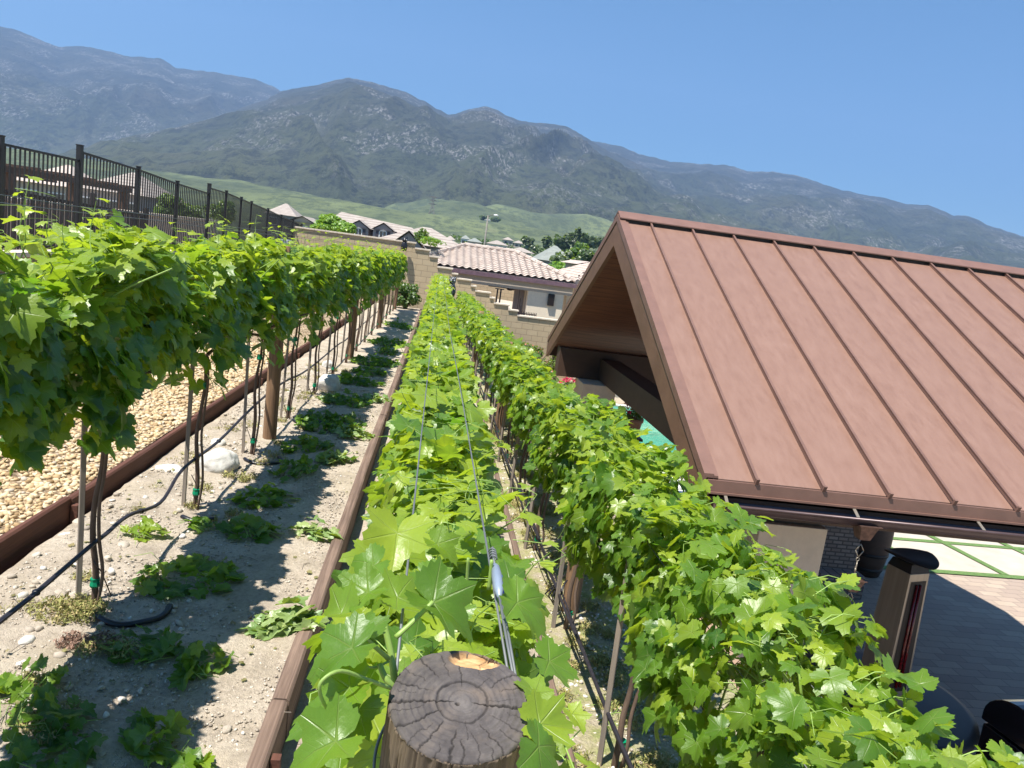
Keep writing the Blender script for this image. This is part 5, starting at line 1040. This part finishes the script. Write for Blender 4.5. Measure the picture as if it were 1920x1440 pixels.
g.bump(g.math('ADD', g.math('MULTIPLY', n2, 14), g.math('MULTIPLY', n1, 70)), 1.0, 3.0); M['mountain'] = g.fin(c, .95)
mountain('mountain_range', sky_near, 4300, 1500, -.75, .75, 560, 120, 3.0)
mountain('mountain_range', sky_left, 6200, 3600, -.85, .12, 300, 60, 11.0, .9)
mountain('mountain_range', sky_right, 5600, 2400, -.12, .85, 380, 80, 17.0, .9)
# valley floor rising to the foothills
g = NT('valley'); v = g.co(); n1 = g.noise(.004, 7, .65, g.co((1, .45, 1))); n2 = g.noise(.06, 8, .8, g.co((1, .35, 1)))
c = g.ramp(n1, [(.3, (.045, .058, .028)), (.45, (.075, .095, .040)), (.58, (.125, .150, .058)), (.72, (.135, .130, .075))]); c = g.mix(g.ramp(n2, [(.44, .75), (.53, 0)]), c, (.03, .045, .02))
g.bump(n2, .8, 2.0); M['valley'] = g.fin(c, .95)
V = []; na, nr = 220, 110; azs = np.linspace(-1.25, 1.25, na)
for a in azs:
    for j in range(nr+1):
        r = 46*(2300/46)**(j/nr); x, y = r*math.sin(a), r*math.cos(a); z = base_z(r)+hills(x, y, r); 
        if r > 2000: z -= (r-2000)*.3
        if a > .0 and r > 250: z -= 0
        V.append((x, y, z))
m = nr+1; tag(mesh('ground', np.array(V), np.array([(i*m+j, i*m+j+1, (i+1)*m+j+1, (i+1)*m+j) for i in range(na-1) for j in range(nr)]), 'valley', None, True), None, None, None, 'structure')
tag(MB().box(-400, 400, -300, 60, -6, -3.35).build('yard_ground', 'dirt', None), None, None, None, 'structure')
tag(MB().box(-40, -5.44, -5, 60, -3.4, -.45).build('neighbour_yard', 'dirt', None), None, None, None, 'structure')
def gz(x, y): r = math.hypot(x, y); return base_z(r)+hills(x, y, r)

# ------------------------------------------------------------------ houses beyond
def gable(mb, x0, x1, y0, y1, z, h, along='x', over=.4):
    if along == 'x': ym = (y0+y1)/2; mb.add([(x0-over, y0-over, z), (x1+over, y0-over, z), (x1+over, ym, z+h), (x0-over, ym, z+h), (x0-over, y1+over, z), (x1+over, y1+over, z)], [(0, 1, 2, 3), (3, 2, 5, 4), (0, 3, 4), (1, 5, 2), (0, 4, 5, 1)])
    else: xm = (x0+x1)/2; mb.add([(x0-over, y0-over, z), (x0-over, y1+over, z), (xm, y1+over, z+h), (xm, y0-over, z+h), (x1+over, y0-over, z), (x1+over, y1+over, z)], [(0, 3, 2, 1), (3, 4, 5, 2), (1, 2, 5), (0, 1, 5, 4)])
    return mb
# large tiled house with two dormers (about 85 m away)
Yh = 80.0; bh = empty('house', (0, 0, 0), 'large house with pale brown tile roof and two arched-window dormers', 'house', 'houses beyond the vineyard')
A = at(640, 397, 1, Yh+7); B = at(773, 427, 1, Yh+7); C1 = at(835, 466, 1, Yh); D1 = at(560, 440, 1, Yh)
ez_ = at(700, 470, 1, Yh)[2]
rm = MB(); rm.add([tuple(D1[:2])+(ez_,), tuple(C1[:2])+(ez_,), tuple(B), tuple(A), (D1[0], Yh+14, ez_), (C1[0], Yh+14, ez_)], [(0, 1, 2, 3), (1, 5, 2), (3, 2, 5, 4), (0, 3, 4), (0, 4, 5, 1)]); rm.build('roof', 'tileflat', bh)
MB().box(D1[0]+.5, C1[0]-.5, Yh+.6, Yh+13.4, -4, ez_-.01).build('wall', 'greystucco', bh)
for px, py in ((672, 432), (718, 437)):
    c0 = at(px, py, 1, Yh+1.2); w = 1.0; dm = empty('x', (0, 0, 0), 'x', 'x'); del dm['label']; del dm['category']; dm.name = 'dormer'; dm.parent = bh; dm.location = c0
    MB().box(-w, w, 0, 4.5, -1.5, .30).build('dormer_wall', 'greystucco', dm); r_ = MB(); gable(r_, -w, w, 0, 4.6, .302, .75, 'y', .2); r_.build('dormer_roof', 'tileflat', dm)
    MB().add([(-w, .0, .30), (w, .0, .30), (0, .0, .93)], [(0, 1, 2)]).build('gable_wall', 'greystucco', dm)
    MB().add([(-.4, -.06, -.7), (.4, -.06, -.7), (.4, -.06, .1), (.26, -.06, .28), (0, -.06, .34), (-.26, -.06, .28), (-.4, -.06, .1)], [tuple(range(7))]).build('window_frame', 'white', dm)
    MB().box(-.3, -.04, -.09, -.07, -.55, .15).box(.04, .3, -.09, -.07, -.55, .15).build('window', 'glassdark', dm); MB().box(-.72, -.45, -.08, -.02, -.7, .2).build('shutter', 'shutter', dm); MB().box(.45, .72, -.08, -.02, -.7, .2).build('shutter', 'shutter', dm)
# front wing of the same house
Y2 = 68.0; w2 = empty('house', (0, 0, 0), 'hip-roofed wing with a grey gable in front of the dormer house', 'house', 'houses beyond the vineyard')
ap = at(800, 426, 1, Y2+4); l = at(745, 452, 1, Y2); r_ = at(868, 470, 1, Y2); zz_ = at(868, 470, 1, Y2)[2]
rm = MB(); rm.add([(l[0]-2, Y2, zz_), (r_[0]+.8, Y2, zz_), (r_[0]+.8, Y2+10, zz_), (l[0]-2, Y2+10, zz_), (ap[0]-.4, Y2+5, ap[2]), (ap[0]+.4, Y2+5, ap[2])], [(0, 1, 5, 4), (1, 2, 5), (2, 3, 4, 5), (3, 0, 4), (0, 3, 2, 1)]); rm.build('roof', 'tileflat', w2)
gp_ = at(767, 432, 1, Y2-2.5); gl = at(728, 456, 1, Y2-2.5); gr2 = at(800, 464, 1, Y2-2.5); mb = MB()
mb.add([(gl[0], Y2-2.5, gl[2]-.1), (gp_[0], Y2-2.5, gp_[2]), (gr2[0], Y2-2.5, gl[2]-.1), (gl[0], Y2+3, gl[2]-.1), (gp_[0], Y2+4.5, gp_[2]), (gr2[0], Y2+3, gl[2]-.1)], [(0, 3, 4, 1), (1, 4, 5, 2)]); mb.build('gable_roof', 'tileflat', w2)
MB().add([(gl[0]+.3, Y2-2.2, gl[2]-.1), (gr2[0]-.3, Y2-2.2, gl[2]-.1), (gp_[0], Y2-2.2, gp_[2]-.15), (gl[0]+.3, Y2-2.2, -4), (gr2[0]-.3, Y2-2.2, -4)], [(0, 1, 2), (3, 4, 1, 0)]).build('wall', 'greystucco', w2)
MB().box(l[0]-1.4, r_[0]+.2, Y2+.5, Y2+9.5, -4, zz_-.01).build('wall', 'greystucco', w2)
hi_ = [0]
def far_house(px0, px1, py_eave, D, roof, wall, label, pitch=.16, win=3, along='x', deep=9, hwall=3.0):
    a = at(px0, py_eave, 1, D); b = at(px1, py_eave+.13*(px1-px0), 1, D); rt = empty('house', (0, 0, 0), label, 'house', 'houses beyond the vineyard'); z = (a[2]+b[2])/2
    r_ = MB(); ow = abs(b[0]-a[0]); e = .5
    hipd = min(deep/2, ow/2.2); hh_ = deep*pitch; x0, x1 = a[0], b[0]
    if along == 'x': r_.add([(x0-e, D-e, z), (x1+e, D-e, z), (x1+e, D+deep+e, z), (x0-e, D+deep+e, z), (x0+hipd, D+deep/2, z+hh_), (x1-hipd, D+deep/2, z+hh_)], [(0, 1, 5, 4), (1, 2, 5), (2, 3, 4, 5), (3, 0, 4), (0, 3, 2, 1)])
    else: gable(r_, x0, x1, D, D+deep, z, ow*.28, 'y', e); MB().add([(x0, D-.01, z-.01), (x1, D-.01, z-.01), ((x0+x1)/2, D-.01, z+ow*.26)], [(0, 1, 2)]).build('gable_wall', wall, rt)
    r_.build('roof', roof, rt); MB().box(x0, x1, D, D+deep, z-hwall-3, z-.01).build('wall', wall, rt)
    for k in range(win):
        wx = x0+(k+.5)*(x1-x0)/win; wn = MB().box(wx-.6, wx+.6, D-.06, D-.01, z-1.9, z-.7).build('window', 'glassdark', rt); MB().box(wx-.72, wx+.72, D-.05, D-.008, z-2.02, z-1.9).box(wx-.72, wx+.72, D-.05, D-.008, z-.7, z-.58).build('window_frame', 'white', wn)
    return rt
far_house(545, 588, 414, 120, 'tileflat', 'beige', 'beige gabled house peeking over the fence end left of the round tree', .25, 1, 'y')
far_house(500, 552, 399, 150, 'tileflat', 'greystucco', 'low tan roofed house far behind the end of the fence', .25, 2)
far_house(30, 130, 338, 70, 'tile', 'beige', 'house with orange tile roof behind the pergola at the far left', .22, 2)
far_house(150, 262, 352, 62, 'tileflat', 'greystucco', 'pale roofed house seen through the fence pickets', .2, 3)
far_house(836, 852, 448, 330, 'tileflat', 'white', 'small white two-window house left of the street lamp', .16, 2, deep=10)
far_house(866, 880, 447, 330, 'greyroof', 'white', 'small white house with grey roof behind the pool house ridge', .16, 2, deep=10)
far_house(878, 903, 452, 300, 'greyroof', 'beige', 'grey roofed house just left of the lamp pole base', .14, 3, deep=11)
far_house(915, 952, 456, 290, 'tileflat', 'whitewall', 'long white house with brown roof right of the lamp pole', .14, 4, deep=11)
far_house(945, 962, 449, 400, 'tileflat', 'beige', 'small brown roofed house high on the slope', .15, 2, deep=10)
far_house(965, 982, 455, 420, 'tileflat', 'beige', 'pair-like brown roofed house at the top right of the far village', .15, 2, deep=10)
far_house(958, 1000, 470, 260, 'tileflat', 'beige', 'tan house in trees right of the long white house', .14, 4, deep=11)
far_house(1014, 1078, 487, 150, 'greyroof', 'greystucco', 'grey-green roofed ranch house below the tree line', .24, 4, deep=13)
far_house(1090, 1115, 496, 70, 'tile', 'beige', 'tile roofed house end touching the pavilion gable', .3, 1, 'y')
far_house(908, 921, 412, 1000, 'greyroof', 'white', 'tiny white building on the green hillside beside the lamp head', .2, 1, deep=12)
# trees
def tree(px, py_base, D, hgt, wid, label, seed, mt='leaftree', n=900, s=.5, base=None):
    q = at(px, py_base, 1, D); z = q[2]
    return bush('tree', q[0], D, z, wid/2, wid/2, hgt*.42, n, s, label, mt, 'tree', seed, 2, .4, None, 'trees beyond the vineyard', None, hgt*.12, hgt*.02, clumps=22)
def name_tree(i): return words[i]
tree(620, 448, 42, 1.5, 1.7, 'round bright green tree behind the long wall left of the dormers', 3, 'leafbright', 5200, .10)
tree(645, 449, 40, .95, 1.3, 'lower bright green bush tree right of the round tree', 4, 'leafbright', 2600, .09)
tree(600, 446, 41, .8, 1.2, 'small bright tree left of the round tree', 14, 'leafbright', 1500, .09)
tree(792, 462, 34, .9, .9, 'small potted shrub above the wall step', 5, 'leafbush', 500, .06)
tree(806, 466, 33, .55, 1.3, 'low pale shrub on the wall step beside the tile roof', 6, 'leafbright', 500, .05)
for i, (px, py, h, w, lb) in enumerate([(1023, 474, 9, 5.5, 'leftmost tall dark tree of the far tree line'), (1046, 468, 8, 6, 'rounded dark tree second in the far tree line'), (1052, 480, 8, 4, 'slim dark tree below the rounded one'), (1063, 467, 9, 5, 'dense dark conifer-like tree in the middle of the far line'), (1073, 467, 9, 4, 'narrow dark tree right of the dense one'), (1080, 466, 11, 3, 'tallest thin spire tree of the far line'), (1091, 466, 8, 5, 'squat dark tree right of the spire'), (1104, 468, 7, 5, 'smaller dark tree near the pavilion apex'), (1117, 469, 7, 6, 'last dark tree of the line by the pavilion apex'), (1060, 486, 8, 5, 'lower tree left of the grey-green roof'), (1074, 488, 9, 6, 'broad tree above the grey-green roof'), (1088, 484, 6, 5, 'small tree above the ranch house'), (988, 462, 5, 6, 'round dark tree beside the hillside houses'), (1130, 470, 7, 5, 'tree half hidden by the pavilion apex'), (994, 480, 6, 7, 'bush tree in front of the tan house'), (1008, 492, 5, 7, 'grey-green tree left of the ranch house')]):
    tree(px, py, 330, h*.92, w, lb, 20+i, n=420, s=.9)
tree(1083, 507, 140, 5.5, 6, 'leafy green tree at the corner of the ranch house', 50, 'leafbush', 900, .45)
tree(1056, 512, 130, 4, 6, 'dark shrub mass in front of the ranch house', 51, n=800, s=.4)
tree(1048, 523, 110, 2.6, 6, 'yellow-green shrub below the ranch house', 52, 'leafbright', 700, .3)
tree(1100, 512, 120, 4, 5, 'dark green tree right of the ranch house', 53, n=700, s=.4)
tree(905, 416, 990, 10, 14, 'dark bushes left of the tiny hillside building', 54, n=300, s=1.6)
tree(928, 420, 990, 10, 16, 'dark bushes right of the tiny hillside building', 55, n=300, s=1.6)
tree(312, 425, 36, 1.5, 1.6, 'dark leafy tree behind the fence pickets', 56, 'leafbush', 2200, .09)
tree(415, 425, 44, 1.5, 2.2, 'dark shrub behind the fence further along', 57, 'leafbush', 1800, .10)
tree(350, 425, 40, 1.3, 1.8, 'lower dark shrub between the fence posts', 58, 'leafbush', 1500, .09)
rgt = np.random.default_rng(9); PP = []                        # low scrub over the village slope: one mass
for i in range(60):
    D = rgt.uniform(200, 480); x = at(rgt.uniform(820, 1130), 470, 1, D)[0]; zb = gz(x, D); w_ = rgt.uniform(1.2, 3.2); d = rgt.normal(size=(90, 3)); d /= np.linalg.norm(d, axis=1)[:, None]; PP.append(d*rgt.uniform(.5, 1, (90, 1))*np.array([w_*1.3, w_, w_*.7])+np.array([x, D, zb+w_*.3]))
PP = np.concatenate(PP); n = len(PP); V, Fc, ti, uv = leaves(PP, rgt.normal(0, .6, (n, 3))+[0, 0, 1], rgt.normal(0, 1, (n, 3)), rgt.uniform(.4, .9, n), rgt.uniform(0, .8, n), 2, rgt)
tag(mesh('scrub', V, Fc, 'leaftree', None, False, ti, uv), None, None, None, 'stuff')
# street lamp
Dl = 62.0; b_ = at(907, 470, 1, Dl); t_ = at(914, 404, 1, Dl); sl_ = empty('street_lamp', (b_[0], Dl, -3.0), 'tall grey street lamp pole rising behind the pool house roof', 'street lamp')
MB().lathe([(.10, 0), (.065, t_[2]+3)], 10).build('pole', 'poledark', sl_, True); MB().tube([(0, 0, t_[2]+2.9), (.3, 0, t_[2]+3.1), (.6, 0, t_[2]+3.12)], .03, 6).build('arm', 'poledark', sl_, True); MB().lathe([(.05, .08), (.2, .02), (.17, -.06), (.05, -.07)], 12, (.62, 0, t_[2]+3.1)).build('lamp_head', 'white', sl_, True)
# transmission tower
Dt = 900.0; b_ = at(818, 432, 1, Dt); t_ = at(813, 368, 1, Dt); H_ = t_[2]-b_[2]; tw = empty('transmission_tower', (t_[0], Dt, b_[2]), 'lattice steel transmission tower on the green foothill', 'transmission tower'); mb = MB()
def tw_r(z): return H_*(.14*(1-z/H_/.72)+.028) if z < H_*.72 else H_*.028
lv = [0, .18, .34, .48, .6, .72, .82, .91, 1.0]
for k in range(len(lv)-1):
    z0, z1 = lv[k]*H_, lv[k+1]*H_; r0, r1 = tw_r(z0), tw_r(z1)
    for a in range(4):
        c = [(-1, -1), (1, -1), (1, 1), (-1, 1)]; p, q = c[a], c[(a+1) % 4]; mb.tube([(p[0]*r0, p[1]*r0, z0), (p[0]*r1, p[1]*r1, z1)], .5, 4, False); mb.tube([(p[0]*r0, p[1]*r0, z0), (q[0]*r1, q[1]*r1, z1)], .28, 3, False); mb.tube([(q[0]*r0, q[1]*r0, z0), (p[0]*r1, p[1]*r1, z1)], .28, 3, False)
mb.build('lattice', 'poledark', tw); ar = MB()
for z in (.76, .87, .97): ar.tube([(-H_*.13, 0, z*H_), (0, 0, (z+.03)*H_), (H_*.13, 0, z*H_)], .4, 4); ar.tube([(-H_*.13, 0, z*H_), (H_*.13, 0, z*H_)], .4, 4)
ar.build('crossarms', 'poledark', tw)

# ------------------------------------------------------------------ haze
hz = MB().box(-7600, 7600, -400, 7600, -40, 1750).build('haze', None); tag(hz, None, None, None, 'stuff')
hm = bpy.data.materials.new('haze'); hm.use_nodes = True; t = hm.node_tree; t.nodes.remove(t.nodes['Principled BSDF']); pv = t.nodes.new('ShaderNodeVolumePrincipled')
pv.inputs['Color'].default_value = (.38, .60, 1, 1); pv.inputs['Density'].default_value = 0.000135; pv.inputs['Anisotropy'].default_value = .2
t.links.new(pv.outputs[0], t.nodes['Material Output'].inputs['Volume']); hz.data.materials.clear(); hz.data.materials.append(hm)
print('objects', len(bpy.data.objects))
